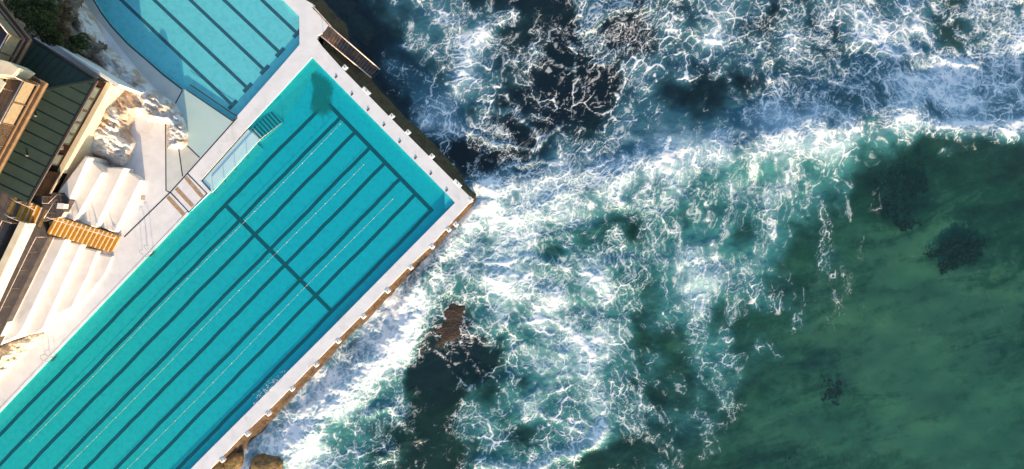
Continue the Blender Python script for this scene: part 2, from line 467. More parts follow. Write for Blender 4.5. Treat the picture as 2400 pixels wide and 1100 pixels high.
STROKES = [(p_, 6.5, 0.38, 0.10, 0.04) for p_ in SWIRLS] + [
    ([(1040, 735), (1062, 770), (1085, 800), (1105, 845), (1122, 885)], 4, 0.55, 0.05, 0.0),
    ([(990, 815), (1030, 828), (1062, 850), (1095, 842)], 3.5, 0.5, 0.05, 0.0),
    ([(1015, 775), (1028, 815), (1050, 862), (1090, 905)], 3, 0.5, 0.05, 0.0),
    ([(1112, 775), (1098, 835), (1062, 895), (1030, 930)], 3.5, 0.5, 0.05, 0.0),
    ([(1075, 735), (1110, 745), (1150, 790)], 4, 0.5, 0.1, 0.0),
    ([(990, 900), (1010, 940), (1000, 1000), (960, 1040)], 3.5, 0.45, 0.05, 0.0),
    ([(1110, 445), (1180, 432), (1260, 432), (1340, 412), (1440, 395), (1560, 372)], 26, 0.35, 0.30, 0.12),
    ([(1170, 520), (1260, 500), (1350, 455), (1450, 425)], 24, 0.25, 0.2, 0.15),
    ([(1030, 640), (1080, 655), (1180, 650), (1280, 690), (1350, 750), (1400, 850), (1410, 950), (1415, 1020)], 26, 0.25, 0.28, 0.10),
    ([(1120, 1085), (1180, 1095), (1260, 1098), (1330, 1065), (1400, 1035), (1418, 1005)], 14, 0.50, 0.3, 0.22),
    ([(1210, 985), (1250, 965), (1290, 975), (1360, 1005)], 9, 0.4, 0.1, 0.08),
    ([(1230, 700), (1300, 770), (1320, 860), (1260, 930), (1170, 990), (1110, 1030)], 18, 0.15, 0.15, 0.05),
    ([(1100, 780), (1150, 800), (1200, 860), (1180, 930), (1090, 980)], 10, 0.2, 0.05, 0.0),
    ([(985, 280), (1030, 240), (1050, 200), (1080, 150), (1130, 90), (1200, 30)], 16, 0.35, 0.25, 0.10),
    ([(975, 280), (1050, 285), (1110, 310), (1160, 335)], 9, 0.3, 0.2, 0.1),
    ([(1380, 60), (1440, 30), (1500, 20), (1560, -10)], 16, 0.35, 0.15, 0.15),
    ([(1990, 20), (2070, 80), (2100, 150), (2130, 220), (2230, 250), (2330, 290), (2400, 280)], 22, 0.22, 0.2, 0.06),
    ([(2150, 120), (2250, 150), (2330, 120), (2420, 90)], 18, 0.2, 0.1, 0.04),
    ([(1870, 240), (1840, 160), (1900, 120), (1960, 170), (1900, 250)], 9, 0.2, 0.0, 0.0),
    ([(1710, 210), (1740, 240), (1800, 240), (1830, 190)], 9, 0.25, 0.1, 0.0),
    ([(1600, 660), (1640, 590), (1680, 560)], 12, 0.2, 0.15, 0.05),
    ([(1700, 580), (1720, 640), (1720, 720), (1700, 800), (1720, 860)], 8, 0.22, 0.05, 0.0),
    ([(1760, 560), (1770, 640), (1760, 700)], 7, 0.22, 0.05, 0.0),
    ([(1840, 740), (1880, 780), (1895, 830)], 3, 0.4, 0.0, 0.0),
    ([(1950, 640), (1990, 650), (2000, 690)], 5, 0.3, 0.0, 0.0),
    ([(1500, 940), (1560, 1000), (1620, 1060), (1680, 1090)], 8, 0.3, 0.05, 0.0),
    ([(2180, 296), (2250, 302), (2310, 310), (2400, 304)], 9, 0.7, 0.3, 0.0),
    ([(860, 980), (920, 960), (985, 1030), (900, 1075)], 12, 0.25, 0.1, 0.2),
    ([(1105, 700), (1150, 770), (1200, 830)], 14, 0.18, 0.12, 0.0),
]
# dark pockets: x, y, rx, ry, strength
POCKETS = [(1620, 225, 70, 45, 0.75), (1740, 185, 32, 18, 0.7), (1285, 15, 75, 28, 0.75), (1410, 245, 85, 60, 0.3), (1140, 370, 90, 45, 0.4),
           (1590, 530, 45, 50, 0.45), (1215, 890, 40, 30, 0.6), (1240, 1010, 60, 30, 0.6), (1040, 1060, 90, 80, 0.7), (1370, 1085, 50, 25, 1), (1290, 560, 42, 34, 0.4),
           (1460, 1060, 60, 60, 0.6), (1490, 760, 40, 60, 0.5), (880, 100, 60, 90, 1), (940, 240, 40, 60, 0.9), (2060, 60, 40, 40, 0.4), (1030, 130, 50, 40, 0.4)]
# milky patches: x, y, rx, ry, foam, air
MILKY = [(925, 110, 60, 120, 0.10, 0.30), (985, 225, 40, 60, 0.10, 0.25), (1010, 60, 60, 60, 0.05, 0.25), (1630, 650, 50, 70, -0.15, 0.5), (1370, 490, 45, 35, -0.1, 0.45), (1290, 860, 60, 50, -0.2, 0.45), (1250, 690, 80, 50, 0.25, 0.35), (1390, 840, 35, 90, 0.05, 0.3), (1180, 500, 60, 50, 0.0, 0.4),
         (1230, 600, 60, 60, 0.05, 0.25), (1490, 600, 40, 30, 0.0, 0.3), (1530, 330, 70, 40, -0.1, 0.35), (1680, 320, 80, 30, -0.1, 0.3), (1700, 120, 70, 50, 0.1, 0.2), (2200, 200, 90, 70, 0.15, 0.2),
         (1080, 200, 40, 70, 0.12, 0.25), (1180, 170, 70, 60, 0.08, 0.2), (1800, 560, 60, 70, -0.05, 0.3), (1900, 330, 90, 25, 0.0, 0.35), (2330, 200, 60, 70, 0.1, 0.1), (720, 960, 60, 60, 0.0, 0.3), (1560, 860, 40, 60, 0.0, 0.2)]
ROCKPOCKET = [(975, 830), (1010, 770), (1060, 705), (1090, 720), (1110, 780), (1130, 850), (1060, 900), (1000, 960), (960, 900)]

def sea_fields(X, Y, px, py):
    """height above mean level, foam cover, air under the surface, dark ground, blue share"""
    wx = fbm(X / 5.0, Y / 5.0, 4, 3) * 62 + fbm(X / 1.6, Y / 1.6, 3, 31) * 22
    wy = fbm(X / 5.0, Y / 5.0, 4, 9) * 62 + fbm(X / 1.6, Y / 1.6, 3, 37) * 22
    D = gsample(Dg, px + wx, py + wy); A = gsample(Ag, px + wx, py + wy)
    sx, sy = px + 0.35 * wx, py + 0.35 * wy
    rough = 0.22 + 0.9 * np.clip(A * 1.2 + D * 0.5, 0, 1)
    h = rough * (0.24 * fbm(X / 6.0, Y / 4.5, 3, 50) + 0.085 * fbm(X / 1.7, Y / 1.5, 3, 51) + 0.015 * fbm(X / 0.5, Y / 0.5, 2, 52))
    cx = np.array([c[0] for c in CREST]); cy = np.array([c[1] for c in CREST])
    yc = np.interp(px, cx, cy) + fbm(X / 2.2, Y * 0 + 0.3, 3, 71) * 14
    s = (py - yc) / S
    amp = np.interp(px, [1350, 1500, 1700, 1900, 2080, 2300, 2700], [0.0, 0.25, 0.45, 0.70, 1.05, 1.3, 1.5])
    h += amp * np.where(s < 0, np.exp(-(s / 3.2) ** 2), np.exp(-(np.abs(s) / 3.6) ** 1.5))
    rd, rs, rp = polydist(sx, sy, RIDGE)
    rd = rd / S
    h += 0.62 * np.exp(-(rd / 1.7) ** 2) * (1 + 0.22 * fbm(X / 0.9, Y / 0.9, 4, 77, 0.6))
    for pts, w, dD, dA, dh in STROKES:
        d, _, _ = polydist(sx, sy, pts)
        g = np.exp(-(d / w) ** 2)
        D = D + dD * g; A = A + dA * np.exp(-(d / (w * 1.9)) ** 2); h += dh * g
    lip = np.exp(-((s - 0.1) / 0.75) ** 2) * np.interp(px, [1500, 1650, 1800, 2080, 2180, 2300, 2400], [0.1, 0.3, 0.65, 0.75, 0.3, 0.45, 0.55])
    trail = np.where(s > 0, np.exp(-s / 1.7), 0.9 * np.exp(s / 1.5)) * np.interp(px, [1400, 1600, 1800, 2080, 2150, 2200], [0.1, 0.4, 0.9, 0.9, 0.3, 0.0])
    D = D + lip * (0.5 + 0.5 * vnoise(X / 0.9, Y / 0.9, 5)) + 0.24 * trail; A = A + 0.9 * trail + 0.3 * lip
    rid = np.exp(-(rd / 1.5) ** 2)
    D = D + 0.8 * rid; A = A + 0.5 * rid
    dw = ((px - 1122) * 0.733 + (py - 462) * 0.680) / S
    hug = np.exp(-(np.maximum(dw - 1.0, 0) / 2.2) ** 2) * (px < 1135) * (py > 462)
    D = D + 0.22 * hug; A = A + 0.8 * hug
    pd, _, _ = polydist(sx, sy, ROCKPOCKET + ROCKPOCKET[:1])
    m = np.clip(0.5 + np.where(inpoly(sx, sy, ROCKPOCKET), 1, -1) * pd / 50.0, 0, 1)
    D = D * (1 - 0.45 * m); A = A * (1 - 0.95 * m); h -= 0.35 * m
    for cx_, cy_, rx, ry, f in POCKETS:
        g = np.exp(-(((sx - cx_) / rx) ** 2 + ((sy - cy_) / ry) ** 2))
        D = D * (1 - 0.75 * f * g); A = A * (1 - 0.85 * f * g)
    for cx_, cy_, rx, ry, fd_, fa_ in MILKY:
        g = np.exp(-(((sx - cx_) / rx) ** 2 + ((sy - cy_) / ry) ** 2))
        D = D + fd_ * g; A = A + fa_ * g
    D = np.clip(D, 0, 1.25); A = np.clip(A, 0, 1)
    out_ = np.hypot(np.maximum(np.maximum(X - 54, -33 - X), 0), np.maximum(np.abs(Y) - 26, 0))
    D = D * (1 - sstep(6, 16, out_)); A = A * (1 - 0.6 * sstep(6, 30, out_))      # open water far off
    # ---- lace: flow coordinates, stretched down the back of the wave
    st = 1 - 0.62 * np.exp(-((px - 1800) / 360) ** 4) * np.exp(-((py - 580) / 230) ** 4)
    dy = np.gradient(Y[:, 0])[:, None]
    V = np.cumsum(st * dy, axis=0); V -= V[V.shape[0] // 2:V.shape[0] // 2 + 1, :]
    U = X + 0.8 * fbm(X / 3.4, Y / 3.4, 2, 201) + 0.38 * fbm(X / 1.0, Y / 1.0, 2, 203) + 0.12 * fbm(X / 0.38, Y / 0.38, 2, 204)
    V = V + 0.8 * fbm(X / 3.4, Y / 3.4, 2, 205) + 0.38 * fbm(X / 1.0, Y / 1.0, 2, 207) + 0.12 * fbm(X / 0.38, Y / 0.38, 2, 208)
    big = fbm(X / 4.0, Y / 4.0, 3, 300); mid = fbm(U / 1.3, V / 1.3, 3, 301); fin = fbm(U / 0.45, V / 0.45, 3, 302, 0.6)
    size = fbm(X / 7.0, Y / 7.0, 2, 303)
    D = D * (1 - 0.28 * sstep(1420, 1560, px) * sstep(30, 110, py - yc))
    d = 0.64 * D * (1 + 0.50 * big) + 0.07 * big + 0.12 * mid
    gate = sstep(0.005, 0.16, D)
    d = np.clip(d * gate, 0, 1.4)
    thr = np.zeros_like(X); cheese = np.ones_like(X)
    brk = sstep(-0.30, 0.20, mid + 0.25 * fin + 1.8 * (d - 0.25))      # sparse threads are broken
    wa = sstep(-0.25, 0.20, size + 0.3 * big)
    for cell, sd, wk, w0, lo, hk in ((2.2, 11, 0.060, 0.016, 1.0, 1.0), (1.2, 12, 0.105, 0.012, 0.95, 1.0), (0.62, 13, 0.17, -0.010, 0.8, 0.8), (0.34, 14, 0.30, -0.06, 0.55, 0.6)):
        f1, f2, rc = worley(U / cell, V / cell, sd, 0.9)
        e = f2 - f1
        wt = wa if cell > 2 else (1 - 0.6 * wa if cell > 1 else 1 - wa)
        w = (w0 + wk * d) * (0.35 + 1.3 * np.clip(f1, 0, 1)) + (0.008 + 0.03 * d) * fin - 0.06 * (1 - wt) / cell ** 0.5
        soft = 0.042 / cell
        thr = np.maximum(thr, lo * sstep(-soft, soft, w - e))
        rad = (1.02 - 0.75 * d) * (0.40 + 0.75 * rc) * hk + 0.10 * fin
        soft = 0.12 / cell
        if cell > 0.5: cheese *= sstep(rad - soft, rad + soft, f1)
    thr *= sstep(0.03, 0.22, d + 0.1 * mid) * brk
    thr *= 0.55 + 0.45 * sstep(-0.35, 0.35, 0.5 * fin + 0.8 * mid + 0.9 * (d - 0.3))
    cheese *= sstep(0.40, 0.70, d)
    solid = sstep(0.86, 1.15, d + 0.35 * fin + 0.15 * mid)
    foam = np.maximum(np.maximum(thr, cheese * (0.7 + 0.3 * sstep(0.3, 0.8, d))), solid)
    fleck = sstep(0.45, 0.60, fbm(U / 0.3, V / 0.3, 2, 310)) * sstep(0.06, 0.22, d + 0.25 * mid * gate)
    foam = np.maximum(foam, 0.4 * fleck * gate)
    foam = np.clip(foam * (0.84 + 0.20 * sstep(0.5, 1.0, d) + 0.25 * fin), 0, 1)
    air = np.clip((0.68 * A + 0.12 * mid + 0.34 * big) * sstep(0, 0.2, A), 0, 1)
    air = np.maximum(air, 0.45 * sstep(0.1, 0.7, d) * sstep(0.02, 0.35, A))
    air = np.clip(air + 0.42 * blur(foam, 6) * sstep(0.0, 0.3, A) + 0.25 * blur(foam, 2), 0, 1)
    blue = np.maximum(np.clip(1 - (py - yc + 15) / 90.0, 0, 1), 0.75 * np.maximum(m, hug))
    return h, foam, air, blue, s, rd

def build_sea():
    xs = edge_axis(-30.5, 53.5, 0.08, 420.0)
    ys = edge_axis(-25.0, 25.0, 0.08, 420.0)
    X, Y = np.meshgrid(xs, ys)
    k = H * S / (H - SL)
    px = 1200 + X * k; py = 550 - Y * k
    h, foam, air, blue, s, rd = sea_fields(X, Y, px, py)
    d1, d2 = wall_d(px, py)
    z = SL + h + 0.04 * foam
    near = np.clip(1 - np.maximum(d1, d2) / 1.2, 0, 1)      # the swash stays below the ledge
    z = z * (1 - near) + np.minimum(z, SL + 0.2) * near
    keep = ~((d1 < -1.6) & (d2 < -1.6))
    ny_, nx_ = X.shape
    idx = np.arange(nx_ * ny_).reshape(ny_, nx_)
    q = np.stack([idx[:-1, :-1], idx[:-1, 1:], idx[1:, 1:], idx[1:, :-1]], -1).reshape(-1, 4)
    q = q[keep.ravel()[q].any(1)]
    used = np.unique(q); remap = np.full(nx_ * ny_, -1); remap[used] = np.arange(len(used))
    q = remap[q]
    me = bpy.data.meshes.new('sea')
    me.vertices.add(len(used)); me.loops.add(q.size); me.polygons.add(len(q))
    cof = np.stack([X, Y, z], -1).reshape(-1, 3)[used]
    me.vertices.foreach_set('co', cof.ravel().astype(np.float32))
    me.loops.foreach_set('vertex_index', q.ravel().astype(np.int32))
    me.polygons.foreach_set('loop_start', np.arange(0, q.size, 4, dtype=np.int32))
    me.polygons.foreach_set('loop_total', np.full(len(q), 4, np.int32))
    me.update(calc_edges=True)
    me.polygons.foreach_set('use_smooth', np.ones(len(q), bool))
    for nm, arr in (('foam', foam), ('air', air), ('blue', blue)):
        a = me.attributes.new(nm, 'FLOAT', 'POINT')
        a.data.foreach_set('value', arr.ravel()[used].astype(np.float32))
    return me

def sea_material():
    t = NT('sea_water')
    F = t.attr('foam').outputs['Fac']
    A = t.attr('air').outputs['Fac']
    B = t.attr('blue').outputs['Fac']
    p = t.pos()
    fine = t.noise(p, 7.0, 3, 0.6).outputs[0]
    foam = t.math('MULTIPLY', F, t.math('ADD', t.math('MULTIPLY', fine, 0.7), 0.68), clamp=True)
    deep = t.mix(B, (0.007, 0.050, 0.046), (0.008, 0.032, 0.050))
    midc = t.mix(B, (0.038, 0.175, 0.188), (0.035, 0.125, 0.175))
    milk = t.mix(B, (0.29, 0.48, 0.52), (0.24, 0.40, 0.52))
    scat = t.mix(t.ss(A, 0.0, 0.50), deep, midc)
    scat = t.mix(t.ss(A, 0.45, 1.0), scat, milk)
    tint = t.mix(B, (0.42, 0.80, 0.70), (0.40, 0.66, 0.76))
    nb = t.bump(t.noise(p, 1.3, 5, 0.6).outputs[0], 1.0, 0.06)
    tr = t.n('ShaderNodeBsdfTransparent', {0: tint})
    df = t.n('ShaderNodeBsdfDiffuse', {0: scat, 'Normal': nb})
    turb = t.ss(A, 0.0, 0.48, 0.22, 0.97)
    body = t.n('ShaderNodeMixShader', {0: turb, 1: tr.outputs[0], 2: df.outputs[0]})
    gl = t.n('ShaderNodeBsdfGlossy', {'Color': (1, 1, 1), 'Roughness': 0.15, 'Normal': nb})
    wat = t.n('ShaderNodeMixShader', {0: 0.035, 1: body.outputs[0], 2: gl.outputs[0]})
    fo = t.n('ShaderNodeBsdfDiffuse', {0: (0.84, 0.86, 0.88), 'Normal': nb})
    return t.done(t.n('ShaderNodeMixShader', {0: foam, 1: wat.outputs[0], 2: fo.outputs[0]}))

sea = add_obj('sea', build_sea(), sea_material())
tag(sea, 'green and blue sea laced with white foam around the pool walls', kind='structure')

def build_seabed():
    xs = edge_axis(-40.0, 60.0, 0.5, 430.0); ys = edge_axis(-30.0, 30.0, 0.5, 430.0)
    X, Y = np.meshgrid(xs, ys)
    k = H * S / (H + 4.2)
    px = 1200 + X * k; py = 550 - Y * k
    wx = fbm(X / 6.0, Y / 6.0, 4, 3) * 50; wy = fbm(X / 6.0, Y / 6.0, 4, 9) * 50
    K = gsample(Kg, px + wx, py + wy)
    z = -4.2 + 0.5 * fbm(X / 8, Y / 8, 4, 90) + 0.5 * (K - 0.4)
    ny_, nx_ = X.shape
    idx = np.arange(nx_ * ny_).reshape(ny_, nx_)
    q = np.stack([idx[:-1, :-1], idx[:-1, 1:], idx[1:, 1:], idx[1:, :-1]], -1).reshape(-1, 4)
    me = bpy.data.meshes.new('seabed')
    me.from_pydata(np.stack([X, Y, z], -1).reshape(-1, 3).tolist(), [], q.tolist())
    me.polygons.foreach_set('use_smooth', np.ones(len(q), bool))
    a = me.attributes.new('weed', 'FLOAT', 'POINT')
    a.data.foreach_set('value', K.ravel().astype(np.float32))
    return me
t = NT('seabed_sand'); p = t.pos()
K = t.attr('weed').outputs['Fac']
rot = t.n('ShaderNodeMapping', {'Vector': p, 'Rotation': (0, 0, R(16)), 'Scale': (2.2, 0.75, 1.0)}, vector_type='TEXTURE')
s1 = t.noise(rot.outputs[0], 0.35, 7, 0.62, 0.6).outputs[0]
s2 = t.noise(p, 0.8, 8, 0.68, 0.4).outputs[0]
s3 = t.noise(p, 0.12, 4, 0.5).outputs[0]
wd = t.math('ADD', K, t.math('MULTIPLY', t.math('SUBTRACT', s1, 0.5), 1.2))
wd = t.math('ADD', wd, t.math('MULTIPLY', t.math('SUBTRACT', s2, 0.5), 0.7))
cs = t.mix(t.ss(s3, 0.35, 0.65), (0.140, 0.185, 0.155), (0.235, 0.235, 0.185))
cs = t.mix(t.ss(wd, 0.22, 0.62), cs, (0.035, 0.075, 0.06))
cs = t.mix(t.ss(wd, 0.55, 0.95), cs, (0.006, 0.010, 0.012))
M['seabed'] = t.done(t.pbr(cs, 0.9))
tag(add_obj('seabed', build_seabed(), M['seabed']), 'sandy seabed with dark weed under the green water', kind='structure')
# ================================================================== land
# ================================================================== the pools
def along(pt, px_len):                   # move along the lanes towards lower left
    return (pt[0] - 0.700 * px_len, pt[1] + 0.714 * px_len)

WZ = -0.10        # water level in the pools
FZ = -0.38        # painted floor
POOL = [(731, 135), (1058, 466), (1066, 476), (1058, 484), (783, 763), (471, 1075), (240, 1310), (-116, 1090), (0, 965), (443, 498), (494, 450), (470, 424), (579, 301)]
TRAIN = [(663, 0), (701, 38), (702, 105), (660, 154), (556, 272), (545, 284), (437, 211), (427, 210), (382, 175), (341, 139), (300, 104), (262, 63), (237, 30), (219, 0), (190, -80), (180, -200), (460, -200)]

DECK_OUT = [(500, -230), (640, -75), (700, -18), (716, 0), (737, 12), (731, 18), (773, 59), (760, 74), (745, 84), (743, 92), (755, 109), (799, 158), (899, 260), (1061, 422), (1106, 466), (1109, 472), (1098, 478),
            (1042, 540), (1007, 580), (956, 627), (902, 682), (847, 740), (789, 798), (622, 970), (573, 1016), (514, 1078), (440, 1155), (200, 1400), (-400, 1400), (-400, -230)]
deck = sheet('promenade', PS(DECK_OUT, 0), M['deck'], None, [PS(POOL, 0), PS(TRAIN, 0)])
tag(deck, 'white painted concrete promenade round the two pools', kind='structure')
# outer face of the deck slab
def skirt(name, px, z0, z1, m, parent, close=False, flip=False):
    a = PS(px, z0); vs = []; fs = []
    for q in a: vs += [q, Vector((q.x, q.y, z1))]
    n = len(a)
    for i in range(n if close else n - 1):
        j = (i + 1) % n
        f = (2 * i, 2 * i + 1, 2 * j + 1, 2 * j)
        fs.append(f[::-1] if flip else f)
    return add_obj(name, mesh_of(name, vs, fs), m, parent)
skirt('slab_edge', DECK_OUT[:-2], 0, -0.45, M['deck'], deck)

def make_pool(name, label, outline, fz, floor_m, wall_m):
    r = thing(name, label, 'pool')
    sheet('basin_floor', PS(outline, fz), floor_m, r)
    a = PS(outline, 0); b = [Vector((v.x, v.y, fz)) for v in PS(outline, 0)]
    vs = []; fs = []
    for u, w in zip(a, b): vs += [u, w]
    n = len(a)
    for i in range(n): fs.append((2 * i, 2 * ((i + 1) % n), 2 * ((i + 1) % n) + 1, 2 * i + 1))
    add_obj('basin_wall', mesh_of('basin_wall', vs, fs), wall_m, r)
    return r
pool = make_pool('swimming_pool', 'long turquoise lap pool with dark lane stripes beside the breaking sea', POOL, FZ, M['poolfloor'], M['white'])
train = make_pool('training_pool', 'smaller pale blue pool with a curved edge beside the cliff', TRAIN, FZ + 0.1, M['poolfloor2'], M['white'])
w = sheet('pool_water', PS(POOL, WZ), M['poolwater']); tag(w, 'clear turquoise water filling the long lap pool', kind='structure')
w = sheet('training_pool_water', PS(TRAIN, WZ), M['poolwater2']); tag(w, 'pale blue water filling the curved training pool', kind='structure')

# lane stripes of the lap pool
def wob(a, b, k, n=70):
    """hand-painted stripe: its line wanders a little"""
    o = []
    for i in range(n + 1):
        f = i / n
        w_ = 0.0 if i in (0, n) else 0.9 * math.sin(f * 31 + k * 1.7) * math.sin(f * 13 + k) + random.uniform(-0.45, 0.45)
        o.append((a[0] + (b[0] - a[0]) * f + 0.71 * w_, a[1] + (b[1] - a[1]) * f + 0.70 * w_))
    return o
ends = [(765, 239), (797, 276), (831, 312), (865, 348), (900, 385), (936, 421), (972, 457), (1011, 493)]
for i, e in enumerate(ends):
    strip('lane_stripe', wob(e, along(e, 1165), i), 8.4, FZ + 0.004, M['navy'], pool)
strip('end_stripe', [(762, 236), (1014, 496)], 9.5, FZ + 0.008, M['navy'], pool)
strip('cross_stripe', [(531, 484), (776, 729)], 9.5, FZ + 0.008, M['navy'], pool)
# sloping cove along the inner wall and lighter corners
def cove(name, a, b, c, d, z0, z1, m):
    v = [P(*a, z0), P(*b, z0), P(*c, z1), P(*d, z1)]
    return add_obj(name, mesh_of(name, v, [(0, 1, 2, 3)]), m, pool)
cove('cove', (-118, 1089), (600, 334), (620, 352), (-100, 1108), -0.24, FZ + 0.012, M['poolcove'])
cove('cove', (576, 303), (732, 134), (752, 158), (622, 342), -0.24, FZ + 0.012, M['poolcove'])
slab('corner_step', [(1041, 450), (1060, 468), (1064, 476), (1056, 484), (1043, 492)], -0.15, 0.30, M['shelf'], pool)
slab('wall_pad', [(785, 744), (820, 706), (836, 713), (800, 750)], FZ + 0.05, 0.04, M['poolcove'], pool)
# pale shelf beside the walkway, its ramp bars
slab('shelf', [(579, 302), (471, 424), (494, 450), (609, 326)], WZ + 0.02, 0.40, M['shelf'], pool)
strip('shelf_line', [(580, 303), (473, 424), (494, 447)], 2.6, 0.006, M['joint'], deck)
strip('shelf_line', [(479, 420), (500, 444)], 2.6, WZ + 0.006, M['joint'], pool)
for i in range(8):
    f = i / 7.0
    a = (589 + 46 * f, 302 - 40 * f); b = (614 + 46 * f, 328 - 38 * f)
    z = WZ + 0.012 - 0.03 * i
    slab('entry_step', [(a[0] - 3, a[1] + 3), (b[0] - 3, b[1] + 3), (b[0] + 4, b[1] - 3), (a[0] + 4, a[1] - 3)], z, 0.20, M['poolcove'], pool)
    strip('step_nosing', [a, b], 3.0, z + 0.004, M['joint'], pool)
# grab rail along the shelf, standing on little posts
rail = thing('grab_rail', 'thin pale rail along the edge of the pale pool shelf', 'rail')
pts = PS([(660, 288), (611, 326), (497, 452)], 0.25)
MB().tube(pts, 0.03, 6).build('rail_bar', M['steel'], rail, True)
for x, y in [(660, 288), (611, 326), (604, 340), (577, 369), (549, 397), (523, 425), (497, 452)]:
    q = P(x, y, 0.25)
    MB().tube([Vector((q.x, q.y, -0.5)), q], 0.03, 6).build('post', M['darksteel'], rail)

# algal growth and a painted-in shadow in the far corner
t = NT('algae_shadow_stain'); p = t.pos()
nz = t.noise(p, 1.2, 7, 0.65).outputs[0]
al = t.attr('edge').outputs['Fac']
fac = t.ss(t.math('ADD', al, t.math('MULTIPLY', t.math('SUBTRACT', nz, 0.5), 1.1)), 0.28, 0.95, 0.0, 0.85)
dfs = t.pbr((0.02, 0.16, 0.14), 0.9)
M['algae_shadow'] = t.done(t.n('ShaderNodeMixShader', {0: fac, 1: t.n('ShaderNodeBsdfTransparent').outputs[0], 2: dfs.outputs[0]}))
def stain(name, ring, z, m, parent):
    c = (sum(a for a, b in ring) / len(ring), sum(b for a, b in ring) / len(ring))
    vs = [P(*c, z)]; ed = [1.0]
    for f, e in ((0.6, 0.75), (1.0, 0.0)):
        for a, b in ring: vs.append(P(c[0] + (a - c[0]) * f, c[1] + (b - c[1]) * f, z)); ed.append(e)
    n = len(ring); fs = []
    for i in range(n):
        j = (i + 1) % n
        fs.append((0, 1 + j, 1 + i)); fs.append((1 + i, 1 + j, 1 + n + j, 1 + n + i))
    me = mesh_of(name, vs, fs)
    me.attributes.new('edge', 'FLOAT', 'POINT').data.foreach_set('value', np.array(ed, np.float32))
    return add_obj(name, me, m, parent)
stain('algae_shadow_stain', [(722, 145), (745, 150), (785, 185), (792, 205), (786, 240), (785, 275), (760, 300), (735, 285), (715, 270), (724, 235), (728, 205), (722, 175)], FZ + 0.035, M['algae_shadow'], pool)

# training pool stripes with their T bars
for (x, y) in [(545, 247), (580, 207), (620, 165), (656, 124), (697, 79)]:
    s_ = strip('lane_stripe', wob((x, y), (x - 261 * 1.45, y - 247 * 1.45), x, 30), 7.8, FZ + 0.106, M['navy2'], train)
    strip('stripe_end_bar', [(x - 9, y + 9), (x + 10, y - 11)], 9, FZ + 0.110, M['navy2'], train)
strip('edge_line', [(190, -80), (219, 0), (237, 30), (262, 63), (300, 104), (341, 139), (382, 175), (427, 210)], 3.4, 0.012, M['joint'], train)

# ramps, wet aprons and joints between the small pool, the rock and the walkway
R1 = [(150, -80), (190, -78), (219, 0), (237, 30), (262, 63), (300, 104), (341, 139), (382, 175), (427, 210), (411, 243), (370, 215), (320, 160), (240, 60), (180, -5)]
def apron(name, px, m): return sheet(name, PS(px, 0.004), m, deck)
apron('apron', R1, M['ramp'])
apron('apron', [(411, 243), (428, 212), (437, 211), (545, 284), (468, 370), (439, 342), (440, 300), (425, 265)], M['ramp2'])
apron('apron', [(439, 342), (468, 370), (439, 405), (428, 413), (419, 350)], M['ramp'])
apron('apron', [(389, 348), (419, 350), (428, 413), (397, 449), (389, 445)], M['ramp3'])
for ln in ([(388, 285), (389, 447), (397, 451)], [(419, 350), (428, 414)], [(439, 342), (468, 370)], [(428, 211), (411, 243)],
           [(545, 284), (437, 211), (446, 199), (556, 274), (545, 284)], [(556, 276), (439, 407), (399, 451), (291, 556)],
           [(439, 407), (485, 454), (443, 498), (399, 451)]):
    strip('joint', ln, 2.8, 0.010, M['joint'], deck)
for ln in ([(435, 416), (474, 462)], [(413, 442), (452, 484)], [(393, 462), (431, 504)]):
    strip('grip_strip', ln, 8.5, 0.014, M['tan'], deck)
slab('drain_cover', [(331, 458), (341, 459), (339, 470), (330, 468)], 0.012, 0.01, M['stairwhite'], deck)
# sunlit lip of the long inner edge
mb = MB()
mb.bar(P(-60, 1024, 0.012), P(441, 499, 0.012), 0.22, 0.024); mb.build('pool_lip', M['white'], deck)

# ================================================================== sea wall
def ledge(name, inner, outer, zi, zo, m, parent, seed, amp=0.14, n_across=9):
    a = PS(inner, zi); b = PS(outer, zo)
    def resample(pl, n):
        L = [0.0]
        for i in range(len(pl) - 1): L.append(L[-1] + (pl[i + 1] - pl[i]).length)
        out = []
        for k in range(n):
            s_ = L[-1] * k / (n - 1)
            i = max(j for j in range(len(L)) if L[j] <= s_ + 1e-9); i = min(i, len(pl) - 2)
            out.append(pl[i].lerp(pl[i + 1], (s_ - L[i]) / max(1e-6, L[i + 1] - L[i])))
        return out, L[-1]
    _, L = resample(a, 2)
    n = int(L / 0.22)
    a, _ = resample(a, n); b, _ = resample(b, n)
    pos = np.array([[list(a[i].lerp(b[i], j / (n_across - 1))) for j in range(n_across)] for i in range(n)])
    f = np.linspace(0, 1, n_across)[None, :]
    prof = np.interp(f, [0, 0.1, 0.16, 0.45, 0.8, 1.0], [0.0, 0.02, 0.35, 0.50, 0.62, 1.0])
    pos[..., 2] = zi + (zo - zi) * prof
    X, Y = pos[..., 0], pos[..., 1]
    nz = fbm(X / 0.9, Y / 0.9, 4, seed)
    edge = np.clip(f * 4, 0, 1)
    pos[..., 2] += amp * nz * edge
    nx_ = fbm(X / 1.3, Y / 1.3, 3, seed + 40) * 0.28 * np.clip(f * 1.2, 0, 1)
    d = np.array([list((b[i] - a[i]).normalized()) for i in range(n)])[:, None, :]
    pos[..., :2] += nx_[..., None] * d[..., :2]
    vs = pos.reshape(-1, 3).tolist(); fs = []
    for i in range(n - 1):
        for j in range(n_across - 1):
            fs.append((i * n_across + j, i * n_across + j + 1, (i + 1) * n_across + j + 1, (i + 1) * n_across + j))
    return add_obj(name, mesh_of(name, vs, fs, True), m, parent)
wall = thing('sea_wall', 'rough rock sea wall stepping down from the promenade to the surf', 'sea wall')
ledge('shaded_ledge', [(620, -100), (716, 3), (770, 62), (756, 106), (799, 156), (899, 258), (1061, 420), (1104, 466)], [(690, -100), (770, 3), (830, 66), (850, 130), (893, 200), (965, 277), (1075, 385), (1124, 452)], -0.42, -2.6, M['ledgedark'], wall, 5)
